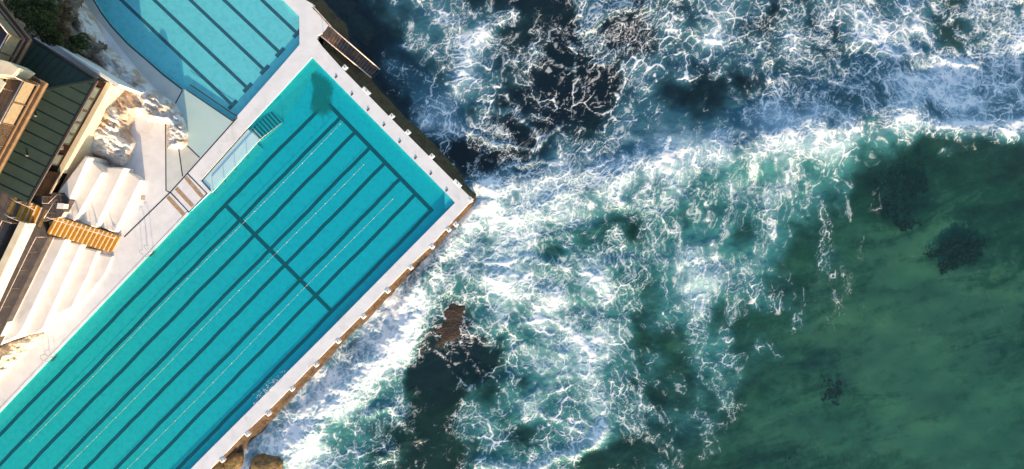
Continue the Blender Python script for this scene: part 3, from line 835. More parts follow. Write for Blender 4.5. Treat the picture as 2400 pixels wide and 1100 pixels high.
ledge('corner_ledge', [(1102, 462), (1105, 468), (1098, 476), (1088, 486)], [(1123, 450), (1124, 468), (1116, 486), (1100, 505)], -0.42, -2.6, M['ledgewarm'], wall, 6, 0.08)
ledge('sunny_ledge', [(1100, 474), (1042, 538), (1007, 578), (956, 625), (902, 680), (847, 738), (789, 796), (622, 968), (573, 1014), (514, 1076), (300, 1296)], [(1113, 482), (1055, 551), (1021, 590), (971, 640), (918, 695), (864, 750), (808, 804), (645, 986), (599, 1034), (541, 1096), (328, 1318)], -0.40, -2.2, M['ledgewarm'], wall, 7, 0.26)

ORD = ['first', 'second', 'third', 'fourth', 'fifth', 'sixth', 'seventh', 'eighth', 'ninth', 'tenth', 'eleventh', 'twelfth', 'thirteenth']
def concrete_block(px, ang, size, label, group, extra=None):
    r = thing('concrete_block', label, 'block', group)
    c = P(px[0], px[1], 0)
    ax = Vector((math.cos(ang), math.sin(ang), 0)); ay = Vector((-ax.y, ax.x, 0))
    h = random.uniform(0.46, 0.52)
    MB().box(c + Vector((0, 0, -0.22)), ax * size[0] / 2, ay * size[1] / 2, Vector((0, 0, h / 2))).build('body', M['white'], r, bevel=0.06)
    MB().tube([c + Vector((0, 0, h / 2 - 0.23)), c + Vector((0, 0, h / 2 - 0.19))], 0.05, 8).build('eye_bolt', M['darksteel'], r)
    return r
NEB = [(807, 159), (857, 214), (917, 273), (955, 311), (1011, 367), (1071, 431), (1101, 468)]
for i, q in enumerate(NEB):
    sz = (0.46, 0.46) if i not in (1, 5) else (0.95, 0.40)
    concrete_block((q[0] + 1, q[1] - 1), R(-45), sz, ORD[i] + ' white block on the shaded wall counting from the metal stairway', 'white blocks on the shaded wall')
SEB = [(1066, 524), (1049, 536), (1010, 576), (960, 625), (906, 680), (849, 740), (790, 798), (738, 853), (681, 910), (626, 968), (577, 1016), (518, 1077)]
for i, q in enumerate(SEB):
    concrete_block((q[0] + 2, q[1] + 2), R(45), (0.42, 0.46), ORD[i] + ' white block on the sunlit wall counting from the pool corner', 'white blocks on the sunlit wall')

# lane anchors on the shaded side of the deck
for i, (x, y) in enumerate([(788, 181), (825, 222), (863, 258), (900, 294), (937, 333), (974, 371), (1010, 408), (1047, 447)]):
    r = thing('lane_anchor', ORD[i] + ' small dark lane anchor on the deck counting from the top corner', 'anchor', 'lane anchors along the pool end')
    c = P(x, y, 0)
    u = Vector((0.7, 0.714, 0)); v = Vector((-0.714, 0.7, 0))
    MB().box(c + Vector((0, 0, 0.02)), u * 0.14, v * 0.06, Vector((0, 0, 0.016))).build('plate', M['darksteel'], r)
    MB().tube([c + Vector((0, 0, 0.02)) + u * 0.08, c + Vector((0, 0, 0.05)) + u * 0.05, c + Vector((0, 0, 0.05)) - u * 0.08], 0.03, 6).build('hook', M['darksteel'], r)

# lane ropes
for k, (a, L, lab) in enumerate([((802, 286), 1050, 'thin white lane rope with small floats nearest the white walkway'),
                                  ((856, 381), 1020, 'thin white lane rope with small floats down the middle of the pool'),
                                  ((924, 462), 980, 'thin white lane rope with small floats nearest the surf')]):
    r = thing('lane_rope', lab, 'lane rope', 'lane ropes in the lap pool')
    b = along(a, L)
    n = 60
    pts = []
    for i in range(n + 1):
        f = i / n
        q = P(a[0] + (b[0] - a[0]) * f, a[1] + (b[1] - a[1]) * f, WZ)
        off = 0.05 * math.sin(f * 9 + k)
        pts.append(q + Vector((0.7 * off, -0.7 * off, 0.015)))
    MB().tube(pts, 0.010, 5).build('rope', M['rope'], r, True)
    fm = None
    nf = int(L / 31)
    for i in range(nf):
        f = (i + 0.2) / nf
        j = f * n; i0 = min(int(j), n - 1)
        c = pts[i0].lerp(pts[i0 + 1], j - i0)
        if fm is None:
            bm = bmesh.new(); bmesh.ops.create_icosphere(bm, subdivisions=1, radius=0.045)
            fm = bpy.data.meshes.new('float'); bm.to_mesh(fm); bm.free(); fm.materials.append(M['float'])
        o = add_obj('float', fm, None, r); o.location = c + Vector((0, 0, 0.02)); o.scale = (1.15, 1.15, 0.8)

# pool ladders
def ladder(px, label):
    r = thing('pool_ladder', label, 'ladder', 'pool ladders')
    u = Vector((0.7, 0.714, 0)); v = Vector((0.714, -0.7, 0))      # v points into the water
    c = P(*px, 0)
    for s_ in (-1, 1):
        o = c + u * 0.32 * s_
        pts = [o - v * 0.75 + Vector((0, 0, 0.0)), o - v * 0.72 + Vector((0, 0, 0.6)), o - v * 0.5 + Vector((0, 0, 0.85)), o - v * 0.15 + Vector((0, 0, 0.9)), o + v * 0.12 + Vector((0, 0, 0.7)), o + v * 0.16 + Vector((0, 0, -0.5))]
        MB().tube(pts, 0.022, 6).build('handrail', M['chrome'], r, True)
    for z in (-0.05, -0.3):
        MB().bar(c + v * 0.2 - u * 0.3 + Vector((0, 0, z)), c + v * 0.2 + u * 0.3 + Vector((0, 0, z)), 0.14, 0.03).build('tread', M['darksteel'], r)
    return r
ladder((352, 593), 'bent metal pool ladder on the inner edge below the yellow stairs')
ladder((122, 838), 'bent metal pool ladder on the inner edge nearest the lower left corner')

# splash against the wall of the pool
t = NT('splash_foam')
M['foam'] = t.done(t.n('ShaderNodeBsdfDiffuse', {0: (0.84, 0.86, 0.88)}))
mb = MB()
for i in range(260):
    f = random.gauss(0, 0.42)
    x, y = 636 + f * 42, 915 - f * 44
    k = abs(random.gauss(0, 9)); x -= k * 0.72; y -= k * 0.68
    c = P(x + random.gauss(0, 2), y + random.gauss(0, 2), WZ + abs(random.gauss(0, 0.08)))
    s_ = random.uniform(0.01, 0.042)
    mb.add([c + Vector((s_, 0, 0)), c + Vector((-s_ * .6, s_, 0)), c + Vector((-s_ * .6, -s_, 0)), c + Vector((0, 0, s_ * 0.9))], [(0, 1, 3), (1, 2, 3), (2, 0, 3), (0, 2, 1)])
tag(mb.build('splash', M['foam']), 'white splash of drops in the pool by its outer edge', 'splash', kind='stuff')

# ================================================================== metal stairway to the sea
gw = thing('metal_stairway', 'dark metal stairway with pale handrails running down into the sea', 'stairway')
A0, A1 = (771, 60), (893, 166)          # outer rail line, seen from above
B0, B1 = (757, 90), (872, 186)
z0, z1 = 0.0, -1.9
def gp(f, g, dz=0.0):
    z = z0 + (z1 - z0) * f
    x = (A0[0] + (A1[0] - A0[0]) * f) * (1 - g) + (B0[0] + (B1[0] - B0[0]) * f) * g
    y = (A0[1] + (A1[1] - A0[1]) * f) * (1 - g) + (B0[1] + (B1[1] - B0[1]) * f) * g
    return P(x, y, z) + Vector((0, 0, dz))
for g in (0.02, 0.98):
    MB().bar(gp(0, g, -0.1), gp(1, g, -0.1), 0.07, 0.22).build('stringer', M['rusty'], gw)
    MB().tube([gp(0.0, g, 0.95), gp(0.45, g, 0.95), gp(1.02, g, 0.95)], 0.055, 8).build('handrail', M['steel'], gw, True)
    for i in range(7):
        f = 0.02 + i * 0.16
        MB().tube([gp(f, g, -0.1), gp(f, g, 0.95)], 0.03, 6).build('post', M['steel'], gw)
NTR = 20
for i in range(NTR):
    f = (i + 0.5) / NTR
    a, b = gp(f, 0.04), gp(f, 0.96)
    tr_ = MB().bar(a, b, 0.30, 0.035).build('tread', M['rusty'], gw)
    d = (gp(1, 0.5) - gp(0, 0.5)); d.z = 0; d.normalize()
    if not 8 <= i <= 10:
        n_ = MB().bar(a + d * 0.15 + Vector((0, 0, 0.022)), b + d * 0.15 + Vector((0, 0, 0.022)), 0.035, 0.012).build('nosing', M['nosing'], tr_)
slab('landing', [(771, 58), (787, 74), (768, 94), (752, 88)], 0.004, 0.08, M['rusty'], gw)
ml = thing('edge_railing', 'short pale pipe rail along the promenade edge above the metal stairway', 'railing')
MB().tube(PS([(733, 14), (771, 56)], 0.9), 0.04, 6).build('top_rail', M['steel'], ml)
for f in (0, 0.33, 0.66, 1):
    q = P(733 + 38 * f, 14 + 42 * f, 0.9); MB().tube([Vector((q.x, q.y, 0)), q], 0.03, 6).build('post', M['steel'], ml)
MB().bar(P(735, 17, 0.03), P(770, 56, 0.03), 0.16, 0.05).build('kerb', M['darksteel'], ml)

# ================================================================== bleachers and stairs
def tier(px, z, parent): return slab('tier', px, z, z + 0.05, M['bleach'], parent, bevel=0.11, seg=3)
bu = thing('bleacher', 'short white bleacher of broad steps between the cream ledge and yellow stairs', 'bleacher', 'white concrete bleachers')
tier([(200, 364), (207, 368), (143, 512), (100, 500), (150, 430)], 3.55, bu)
tier([(205, 368), (238, 398), (240, 404), (174, 518), (120, 500)], 2.7, bu)
tier([(236, 392), (270, 392), (292, 393), (224, 534), (150, 510)], 1.8, bu)
tier([(288, 398), (320, 412), (330, 422), (268, 545), (200, 520)], 0.9, bu)
bl = thing('bleacher', 'long white bleacher of broad steps below the yellow stairs', 'bleacher', 'white concrete bleachers')
tier([(113, 556), (0, 787), (-10, 805), (-140, 860), (60, 560)], 3.55, bl)
tier([(154, 560), (52, 772), (36, 792), (-60, 830), (70, 555)], 2.7, bl)
tier([(190, 572), (100, 770), (84, 782), (30, 790), (120, 560)], 1.8, bl)
tier([(228, 588), (200, 660), (168, 722), (120, 745), (80, 770), (150, 570)], 0.9, bl)
tier([(264, 600), (246, 643), (214, 682), (166, 735), (130, 750), (200, 590)], 0.3, bl)

def yellow_stair(name, label, cat, q0, q1, wtop, wbot, zt, zb, n, rail_side, w_px):
    """q0,q1: photo centre of the first and last tread"""
    r = thing(name, label, cat, 'yellow stairs')
    a = P(*q0, zt); b = P(*q1, zb)
    side = (P(*wtop, zt) - P(*q0, zt)); hw = side.length; side.normalize()
    d = Vector((b.x - a.x, b.y - a.y, 0)); run = d.length / (n - 1); d.normalize()
    sd_ = Vector((side.x, side.y, 0)); sd_ = (sd_ - d * sd_.dot(d)).normalized()
    shear = side - sd_ * side.dot(sd_)
    for i in range(n):
        f = i / (n - 1)
        c = a.lerp(b, f)
        blk = MB().box(c + Vector((0, 0, -0.32)), d * (run * 0.5 - 0.004), side * hw, Vector((0, 0, 0.30))).build('step', M['stairwhite'], r)
        MB().box(c + d * run * 0.08 + Vector((0, 0, 0.003)), d * run * 0.40, side * hw * 0.985, Vector((0, 0, 0.020))).build('tread', M['yellow'], blk)
    for s_ in rail_side:
        o = side * hw * 0.78 * s_
        MB().tube([a - d * 0.6 + o + Vector((0, 0, 0.95)), a + o + Vector((0, 0, 0.95)), b + o + Vector((0, 0, 0.95)), b + d * 0.3 + o + Vector((0, 0, 0.9))], 0.035, 6).build('handrail', M['steel'], r, True)
        for i in range(0, n, 2):
            c = a.lerp(b, i / (n - 1)) + o
            MB().tube([c, c + Vector((0, 0, 0.95))], 0.025, 6).build('post', M['steel'], r)
    return r
yellow_stair('yellow_stairs', 'long flight of yellow steps dropping from dark terrace to promenade', 'stairs', (123, 528), (268, 572), (134, 508), None, 3.5, 0.24, 15, (1,), 10)
yellow_stair('yellow_stairs', 'short flight of four yellow steps at the foot of the green roof', 'stairs', (48, 492), (83, 507), (58, 469), None, 4.55, 3.8, 4, (1, -1), 10)
sheet('yellow_mat', PS([(36, 457), (44, 461), (30, 505), (15, 496)], 4.606), M['mustard'])
tag(bpy.data.objects['yellow_mat'], 'wide worn yellow mat on dark terrace above the short yellow steps', 'mat', 'yellow mats')
o = sheet('yellow_mat', PS([(107, 491), (114, 494), (95, 534), (88, 530)], 3.606), M['mustard'])
tag(o, 'narrow worn yellow mat on dark terrace above the long yellow stairs', 'mat', 'yellow mats')

# dark terraces: walkway level and the one above it
wk = slab('terrace', [(150, 452), (116, 452), (104, 436), (40, 470), (-60, 640), (-160, 860), (-100, 985), (0, 785), (112, 558), (100, 520), (143, 508), (163, 470)], 3.6, 0.8, M['asphalt'])
tag(wk, 'dark asphalt walkway behind the white bleachers', kind='structure')
wk2 = slab('terrace', [(-200, 330), (52, 440), (56, 462), (34, 512), (22, 528), (-66, 722), (-250, 700)], 4.6, 1.4, M['asphalt'])
tag(wk2, 'dark asphalt upper terrace beside the green roof', kind='structure')
bw = thing('boundary_wall', 'low cream wall between the two dark terraces below the yellow steps', 'wall')
slab('coping', [(46, 518), (60, 523), (-4, 662), (-60, 785), (-75, 770), (-20, 655)], 5.15, 0.12, M['cream'], bw, bevel=0.02)
slab('wall_body', [(49, 521), (59, 524), (-5, 661), (-60, 783), (-72, 770), (-18, 656)], 5.02, 1.6, M['white'], bw)
for k, (x, y) in enumerate([(66, 534), (45, 580), (24, 622)]):
    q = P(x, y, 4.6)
    o = MB().tube([q, q + Vector((0.18, -0.05, 0.0)), q + Vector((0.18, -0.05, 0.12))], 0.04, 6).build('wall_lamp', M['white'], bw)

def railing(label, px, z, h, posts, name='terrace_railing', m='steel', mid=True):
    r = thing(name, label, 'railing', 'terrace railings')
    base = PS(px, z)
    up = Vector((0, 0, h))
    MB().tube([b + up for b in base], 0.028, 6).build('top_rail', M[m], r, True)
    if mid:
        for f in (0.35, 0.68):
            MB().tube([b + up * f for b in base], 0.010, 5).build('mid_rail', M['darksteel'], r, True)
    for i in range(len(base) - 1):
        L = (base[i + 1] - base[i]).length
        n = max(1, round(L / posts))
        for k in range(n + (1 if i == len(base) - 2 else 0)):
            c = base[i].lerp(base[i + 1], k / n)
            MB().tube([c, c + up], 0.02, 6).build('post', M['kerb'], r)
    return r
railing('long pipe railing on the dark walkway above the long bleacher', [(123, 556), (104, 556), (86, 591), (4, 760), (-90, 955)], 3.6, 1.1, 1.9)
railing('pipe railing on the upper dark terrace left of the low cream wall', [(48, 524), (26, 518), (-40, 655), (-100, 780)], 4.6, 1.1, 2.0)
railing('small bent pipe railing beside the white box near the building corner', [(152, 458), (132, 478), (118, 478), (120, 462)], 3.6, 1.1, 0.9)
railing('short pipe railing closing the terrace beside the top of the long stairs', [(148, 470), (130, 500), (122, 512)], 3.6, 1.1, 1.2)
wb = thing('white_box', 'small white cabinet on the dark walkway above the long yellow stairs', 'cabinet')
slab('cabinet_body', [(136, 477), (149, 478), (147, 489), (133, 488)], 4.4, 0.78, M['white'], wb, bevel=0.02)
slab('lid', [(135, 476), (150, 477), (148, 490), (132, 489)], 4.45, 0.05, M['white'], wb, bevel=0.015)
ch = thing('warning_cone', 'tiny yellow marker at the foot of the long yellow stairs', 'marker')
slab('base', [(266, 550), (275, 548), (277, 554), (268, 557)], 0.10, 0.09, M['yellow'], ch)
MB().tube([P(271, 552, 0.1), P(271, 552, 0.5)], 0.07, 8).build('cone', M['yellow'], ch)

# ================================================================== club building
cb = thing('club_building', 'green roofed clubhouse with a row of windows above the cream ledge', 'building')
EZ = 7.0
E0 = P(226, 188, EZ); E1 = P(64, 476, EZ); E2 = P(40, 71, EZ)
d1 = (E1 - E0).normalized(); d2 = (E2 - E0).normalized()
n1 = Vector((d1.y, -d1.x, 0)); n1 = n1 if n1.dot(d2) > 0 else -n1
n2 = Vector((d2.y, -d2.x, 0)); n2 = n2 if n2.dot(d1) > 0 else -n2
SLP = 0.26
def rz(v, nrm): return Vector((v.x, v.y, EZ + SLP * (v - E0).dot(nrm)))
hip = (d1 + d2).normalized()
hipL = 11.0
Hp = E0 + hip * hipL; Hp.z = EZ + SLP * (Hp - E0).dot(n1)
back1 = E1 + n1 * (Hp - E0).dot(n1); back1.z = Hp.z
E2b = E0 + d2 * max((Hp - E0).dot(d2), (E2 - E0).length); back2 = E2b + n2 * (Hp - E0).dot(n2); back2.z = Hp.z
T = Vector((0, 0, -0.16))
rf = MB()
f1_ = [E0, Hp, back1, E1]; f2_ = [E0, E2b, back2, Hp]
for f in (f1_, f2_):
    rf.prism(f, [v + T for v in f])
roof = rf.build('roof', M['roof'], cb)
nS = 12
L1 = (E1 - E0).length
for i in range(nS):
    s_ = (i + 0.6) * L1 / nS
    a = E0 + d1 * s_
    reach = min((Hp - E0).dot(n1), s_ * ((Hp - E0).dot(n1) / (Hp - E0).dot(d1))) if (Hp - E0).dot(d1) > 0 else (Hp - E0).dot(n1)
    b = a + n1 * reach; b.z = EZ + SLP * reach
    MB().bar(a + Vector((0, 0, 0.03)), b + Vector((0, 0, 0.012)), 0.07, 0.035).build('seam', M['seam'], roof)
L2 = (E2b - E0).length
for i in range(13):
    s_ = (i + 0.6) * L2 / 13
    a = E0 + d2 * s_
    reach = min((Hp - E0).dot(n2), s_ * ((Hp - E0).dot(n2) / (Hp - E0).dot(d2)))
    b = a + n2 * reach; b.z = EZ + SLP * reach
    MB().bar(a + Vector((0, 0, 0.02)), b + Vector((0, 0, 0.02)), 0.05, 0.05).build('seam', M['seam'], roof)
MB().bar(E0 + Vector((0, 0, 0.06)), Hp + Vector((0, 0, 0.06)), 0.22, 0.05).build('hip_cap', M['roof'], roof)
MB().bar(E0 - n1 * 0.10, E1 - n1 * 0.10, 0.16, 0.16).build('gutter', M['darksteel'], roof)
MB().bar(E0 - n1 * 0.20 + Vector((0, 0, 0.05)), E1 - n1 * 0.20 + Vector((0, 0, 0.05)), 0.03, 0.03).build('gutter_lip', M['nosing'], roof)
MB().bar(E0 - n2 * 0.10, E2b - n2 * 0.10, 0.16, 0.16).build('gutter', M['darksteel'], roof)
for s_, r_ in ((5.2, 2.6), (8.6, 1.7), (10.4, 3.4)):
    q = E0 + d1 * s_ + n1 * r_; q.z = EZ + SLP * r_
    MB().tube([q, q + Vector((0, 0, 0.22))], 0.07, 8).build('roof_vent', M['nosing'], roof)
# cream ledge and the wall under it
LZ = 4.0
slab('sill_ledge', [(258, 194), (261, 196), (118, 455), (92, 450), (130, 383), (236, 190)], LZ, 0.12, M['cream'], cb, bevel=0.02)
slab('lower_wall', [(256, 197), (259, 199), (117, 454), (100, 450), (140, 390), (240, 196)], LZ - 0.122, 3.7, M['cream'], cb)
# front wall with windows
F0 = P(257, 199, LZ); F1 = P(112, 458, LZ)
fd = (F1 - F0).normalized(); FL = (F1 - F0).length
fn = Vector((fd.y, -fd.x, 0)); fn = fn if fn.dot(n1) < 0 else -fn    # outward
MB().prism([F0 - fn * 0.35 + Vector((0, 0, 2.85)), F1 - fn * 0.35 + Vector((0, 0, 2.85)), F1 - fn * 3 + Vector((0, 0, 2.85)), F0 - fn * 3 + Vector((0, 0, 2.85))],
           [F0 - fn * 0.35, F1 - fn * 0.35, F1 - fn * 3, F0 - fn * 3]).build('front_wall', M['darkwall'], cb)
for i, (a, b) in enumerate([(0.06, 0.155), (0.165, 0.26), (0.27, 0.365), (0.375, 0.47), (0.48, 0.56), (0.66, 0.745)]):
    pa = F0 + fd * FL * a - fn * 0.30; pb = F0 + fd * FL * b - fn * 0.30
    ctr = (pa + pb) / 2 + Vector((0, 0, 1.22)); hw = (pb - pa).length / 2
    fr_ = MB()
    for s_ in (-1, 1):
        fr_.box(ctr + fd * hw * s_, fd * 0.05, fn * 0.05, Vector((0, 0, 0.75)))
        fr_.box(ctr + Vector((0, 0, 0.72 * s_)), fd * hw, fn * 0.048, Vector((0, 0, 0.05)))
    wv = fr_.build('window', M['darksteel'], cb)
    MB().box(ctr + fn * 0.01, fd * (hw - 0.05), fn * 0.015, Vector((0, 0, 0.67))).build('pane', M['glass'], wv)
MB().bar(F0 + fd * FL * 0.60 - fn * 0.25 + Vector((0, 0, 1.3)), F0 + fd * FL * 0.60 - fn * 0.25 + Vector((0, 0, 2.3)), 0.3, 0.5).build('downpipe_box', M['nosing'], cb)
# the side wall under the shaded slope and its white parapet
slab('side_parapet', [(127, 105), (131, 104), (280, 197), (276, 204), (258, 194)], 4.9, 4.7, M['white'], cb, bevel=0.03)
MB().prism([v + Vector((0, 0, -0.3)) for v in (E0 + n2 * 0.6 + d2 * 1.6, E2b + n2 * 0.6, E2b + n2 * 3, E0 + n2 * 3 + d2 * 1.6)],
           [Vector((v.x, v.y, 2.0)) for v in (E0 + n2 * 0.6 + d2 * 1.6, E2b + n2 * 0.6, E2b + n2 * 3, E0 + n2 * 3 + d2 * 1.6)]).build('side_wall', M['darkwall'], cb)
# end wall of the lower floor; its shade is painted in as near-black
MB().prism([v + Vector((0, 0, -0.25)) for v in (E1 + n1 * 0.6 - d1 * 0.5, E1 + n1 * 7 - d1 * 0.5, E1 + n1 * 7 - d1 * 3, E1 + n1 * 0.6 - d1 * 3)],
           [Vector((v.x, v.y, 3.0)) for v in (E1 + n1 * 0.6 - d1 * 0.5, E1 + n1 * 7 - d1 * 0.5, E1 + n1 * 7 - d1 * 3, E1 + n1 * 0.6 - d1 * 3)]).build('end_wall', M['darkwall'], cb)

def balcony(corner, pa, pb, z, floor_m, name_panels, h=1.7):
    """corner and two far points (photo px at floor level): pa up-left, pb down-left"""
    C = P(*corner, z); A_ = P(*pa, z); B_ = P(*pb, z)
    Dv = A_ + (B_ - C)
    dn = Vector((0, 0, -0.5))
    da = (A_ - C).normalized(); db = (B_ - C).normalized()
    b_ = MB().prism([C, A_, Dv, B_], [v + dn for v in (C, A_, Dv, B_)]).build('balcony', floor_m, cb)
    for (u, L, other) in ((da, (A_ - C).length, db), (db, (B_ - C).length, da)):
        MB().box(C + u * L / 2 + other * 0.30 + Vector((0, 0, 0.06)), u * (L / 2 - 0.3), other * 0.05, Vector((0, 0, 0.10))).build('kerb', M['kerb'], b_)
        MB().box(C + u * L / 2 - other * 0.05 + Vector((0, 0, -0.12)), u * (L / 2 + 0.06), other * 0.045, Vector((0, 0, 0.13))).build('edge_trim', M['kerb'], b_)
        base = C + u * 0.4 + other * 0.45
        MB().tube([base + Vector((0, 0, h)), base + u * (L - 0.6) + Vector((0, 0, h))], 0.05, 6).build('top_rail', M['steel'], b_, True)
        n = max(1, int((L - 0.6) / 1.7)); w_ = (L - 0.6) / n
        for i in range(n):
            p0 = base + u * (w_ * i)
            MB().tube([p0, p0 + Vector((0, 0, h))], 0.035, 6).build('post', M['kerb'], b_)
            c_ = p0 + u * w_ / 2 + Vector((0, 0, h * 0.5))
            if i < 2:
                MB().box(c_ + Vector((0, 0, 0.05)), u * (w_ / 2 - 0.08), other * 0.012, Vector((0, 0, h * 0.36))).build('screen_panel', M['bglass'], b_)
            else:
                mb_ = MB()
                for k in range(11):
                    zz = 0.12 + k * (h - 0.2) / 11
                    mb_.bar(p0 + Vector((0, 0, zz)), p0 + u * w_ + Vector((0, 0, zz)), 0.02, 0.02)
                for k in range(10):
                    pp = p0 + u * w_ * k / 10
                    mb_.bar(pp + Vector((0, 0, 0.1)), pp + Vector((0, 0, h - 0.05)), 0.02, 0.02)
                mb_.build('mesh_panel', M['kerb'], b_)
    return b_
balcony((68, 92), (-80, -92), (-10, 232), 9.6, M['darkfloor'], '')
balcony((105, 195), (-70, 108), (-60, 500), 9.6, M['timber'], '')
slab('roof_block', [(-60, 138), (0, 139), (24, 146), (46, 160), (30, 178), (-60, 170)], 11.4, 1.9, M['cream'], cb, bevel=0.04)
pr = thing('parasol', 'cream parasol edge standing on the brown balcony', 'parasol')
slab('canopy', [(-40, 180), (0, 184), (13, 194), (0, 216), (-40, 220)], 12.0, 0.08, M['cream'], pr)
q = P(-20, 200, 12.0); MB().tube([Vector((q.x, q.y, 9.6)), q], 0.04, 6).build('pole', M['steel'], pr)

# ================================================================== white-washed rock and cliff
def heightfield(name, ring, zfun, step_px, m, parent=None, smooth=True):
    xs_ = [a for a, b in ring]; ys_ = [b for a, b in ring]
    gx = np.arange(min(xs_) - step_px, max(xs_) + 2 * step_px, step_px); gy = np.arange(min(ys_) - step_px, max(ys_) + 2 * step_px, step_px)
    PX, PY = np.meshgrid(gx, gy)
    ins = inpoly(PX, PY, ring)
    dd, _, _ = polydist(PX, PY, ring + ring[:1])
    sdist = np.where(ins, dd, -dd) / S
    Z = zfun(PX, PY, sdist)
    kk = (H - Z) / (H * S)
    X, Y = (PX - 1200) * kk, (550 - PY) * kk
    ny_, nx_ = PX.shape
    idx = np.arange(nx_ * ny_).reshape(ny_, nx_)
    q = np.stack([idx[:-1, :-1], idx[1:, :-1], idx[1:, 1:], idx[:-1, 1:]], -1).reshape(-1, 4)
    q = q[(sdist.ravel()[q] > -step_px / S).any(1)]
    used = np.unique(q); rm = np.full(nx_ * ny_, -1); rm[used] = np.arange(len(used))
    v = np.stack([X, Y, Z], -1).reshape(-1, 3)[used]
    return add_obj(name, mesh_of(name, v.tolist(), [tuple(r) for r in rm[q].tolist()], smooth), m, parent)
ROCK = [(186, -10), (215, 30), (240, 71), (246, 101), (289, 139), (322, 164), (352, 202), (382, 224), (409, 244), (430, 275), (442, 310), (440, 338), (426, 350), (392, 350), (389, 292),
        (345, 284), (330, 270), (318, 276), (303, 310), (322, 333), (306, 378), (285, 394), (240, 380), (190, 372), (150, 372), (225, 205), (225, 160), (150, 100), (150, 60), (150, -10)]
def zrock(PX, PY, sd_):
    u, v = PX * 0.8 + PY * 0.6, -PX * 0.6 + PY * 0.8
    n = fbm(PX / 42.0, PY / 30.0, 4, 400, 0.55)
    r1 = 1 - np.abs(fbm(u / 34.0, v / 15.0, 4, 402, 0.6)) * 2.2
    r2 = fbm(u / 12.0, v / 7.0, 3, 401, 0.6)
    top = 0.9 + 1.7 * np.exp(-(((PX - 235) / 70) ** 2 + ((PY - 270) / 90) ** 2)) + 1.6 * np.clip((150 - PY) / 110, 0, 1) * np.clip((300 - PX) / 80, 0, 1)
    base = np.minimum(1.5 * np.maximum(sd_, 0) ** 0.8, top)
    return np.where(sd_ > 0, base + np.clip(sd_ * 1.5, 0, 1) * (0.30 * n + 0.24 * r1 - 0.1 + 0.15 * r2), -0.15)
rk = heightfield('rock_outcrop', ROCK, zrock, 2.0, M['whiterock'])
tag(rk, 'white washed rock outcrop between the clubhouse and the small pool', 'rock')
CLIFF = [(-60, -120), (200, -120), (190, 0), (170, 60), (200, 90), (245, 110), (230, 125), (205, 135), (140, 105), (60, 70), (-60, -10)]
def zcliff(PX, PY, sd_):
    n = fbm(PX / 55.0, PY / 45.0, 5, 420, 0.55)
    base = 2.2 + np.clip((200 - PX) / 160, 0, 1) * 2.6
    return np.minimum(2.0 + 2.0 * np.maximum(sd_, 0), base) + 0.7 * n * np.clip(sd_ + 0.2, 0, 1) - np.where(sd_ > 0, 0, 1.0)
ck = heightfield('cliff', CLIFF, zcliff, 4.0, M['cliff'])
tag(ck, 'brown rocky cliff top with shrubs above the small pool', kind='structure')
LROCK = [(0, 790), (22, 775), (60, 772), (80, 768), (104, 782), (95, 800), (60, 830), (30, 862), (0, 890), (-60, 950), (-120, 940), (-60, 860)]
def zlow(PX, PY, sd_):
    n = fbm(PX / 30.0, PY / 24.0, 4, 440, 0.55)
    top = 0.9 + 2.2 * np.clip((70 - PX) / 90, 0, 1) * np.clip((900 - PY) / 90, 0.25, 1)
    return np.where(sd_ > 0, np.minimum(1.3 * np.maximum(sd_, 0) ** 0.8, top) + (0.4 * n + 0.25 * fbm(PX / 9.0, PY / 7.0, 3, 441, 0.6)) * np.clip(sd_ * 2, 0, 1), -0.1)
lr = heightfield('rock_outcrop', LROCK, zlow, 2.0, M['tanrock'])
tag(lr, 'low sandy coloured rock at the foot of the long bleacher', 'rock')

# shrubs on the cliff
def shrub(px, rx, ry, z, n, label, m='leaf', hgt=1.0):
    r = thing('shrub', label, 'shrub', 'shrubs on the cliff')
    c = P(*px, z)
    rng = np.random.RandomState(int(px[0] * 7 + px[1]))
    lobes = [(rng.uniform(-0.65, 0.65) * rx, rng.uniform(-0.65, 0.65) * ry, rng.uniform(0.35, 0.6)) for _ in range(9)]
    vs = []; fs = []
    for i in range(n):
        lx, ly, lr_ = lobes[rng.randint(len(lobes))]
        th = rng.uniform(0, 2 * math.pi); ph = math.acos(rng.uniform(-0.1, 1)); rr = rng.uniform(0.75, 1.0) ** 0.5
        o = Vector((lx + lr_ * rx * rr * math.sin(ph) * math.cos(th), ly + lr_ * ry * rr * math.sin(ph) * math.sin(th), hgt * (0.25 + 0.75 * lr_ * 1.6 * rr * math.cos(ph))))
        a = Vector(rng.normal(size=3)).normalized(); b = a.cross(Vector(rng.normal(size=3))).normalized()
        sz = rng.uniform(0.06, 0.13)
        q = c + o; k = len(vs)
        vs += [q - a * sz, q + b * sz * 0.45, q + a * sz, q - b * sz * 0.45]; fs.append((k, k + 1, k + 2, k + 3))
    add_obj('crown', mesh_of('crown', vs, fs), M[m], r)
    tw = MB()
    for k in range(7):
        lx, ly, lr_ = lobes[k]
        tw.tube([c + Vector((0, 0, -0.4)), c + Vector((lx * 0.5, ly * 0.5, hgt * 0.2)), c + Vector((lx, ly, hgt * 0.45))], 0.03, 5)
    tw.build('trunk', M['twig'], r)
    return r
shrub((193, 104), 1.15, 0.85, 3.2, 2600, 'rounded olive shrub beside the white parapet and the rock', hgt=1.0)
shrub((92, 52), 1.7, 1.5, 5.2, 4200, 'largest dark green shrub in the middle of the cliff top', hgt=1.2)
shrub((60, 22), 1.5, 1.2, 5.2, 3000, 'dark green shrub at the top left corner of the cliff')
shrub((112, 14), 1.4, 0.9, 4.8, 2600, 'yellowish green shrub at the top edge of the picture')
shrub((128, 92), 1.1, 0.8, 4.4, 2000, 'low dark shrub growing along the clubhouse eaves')
shrub((150, 70), 0.9, 0.9, 4.2, 1100, 'dry brown shrub between the green shrub and the rock', 'leafdry', 0.5)
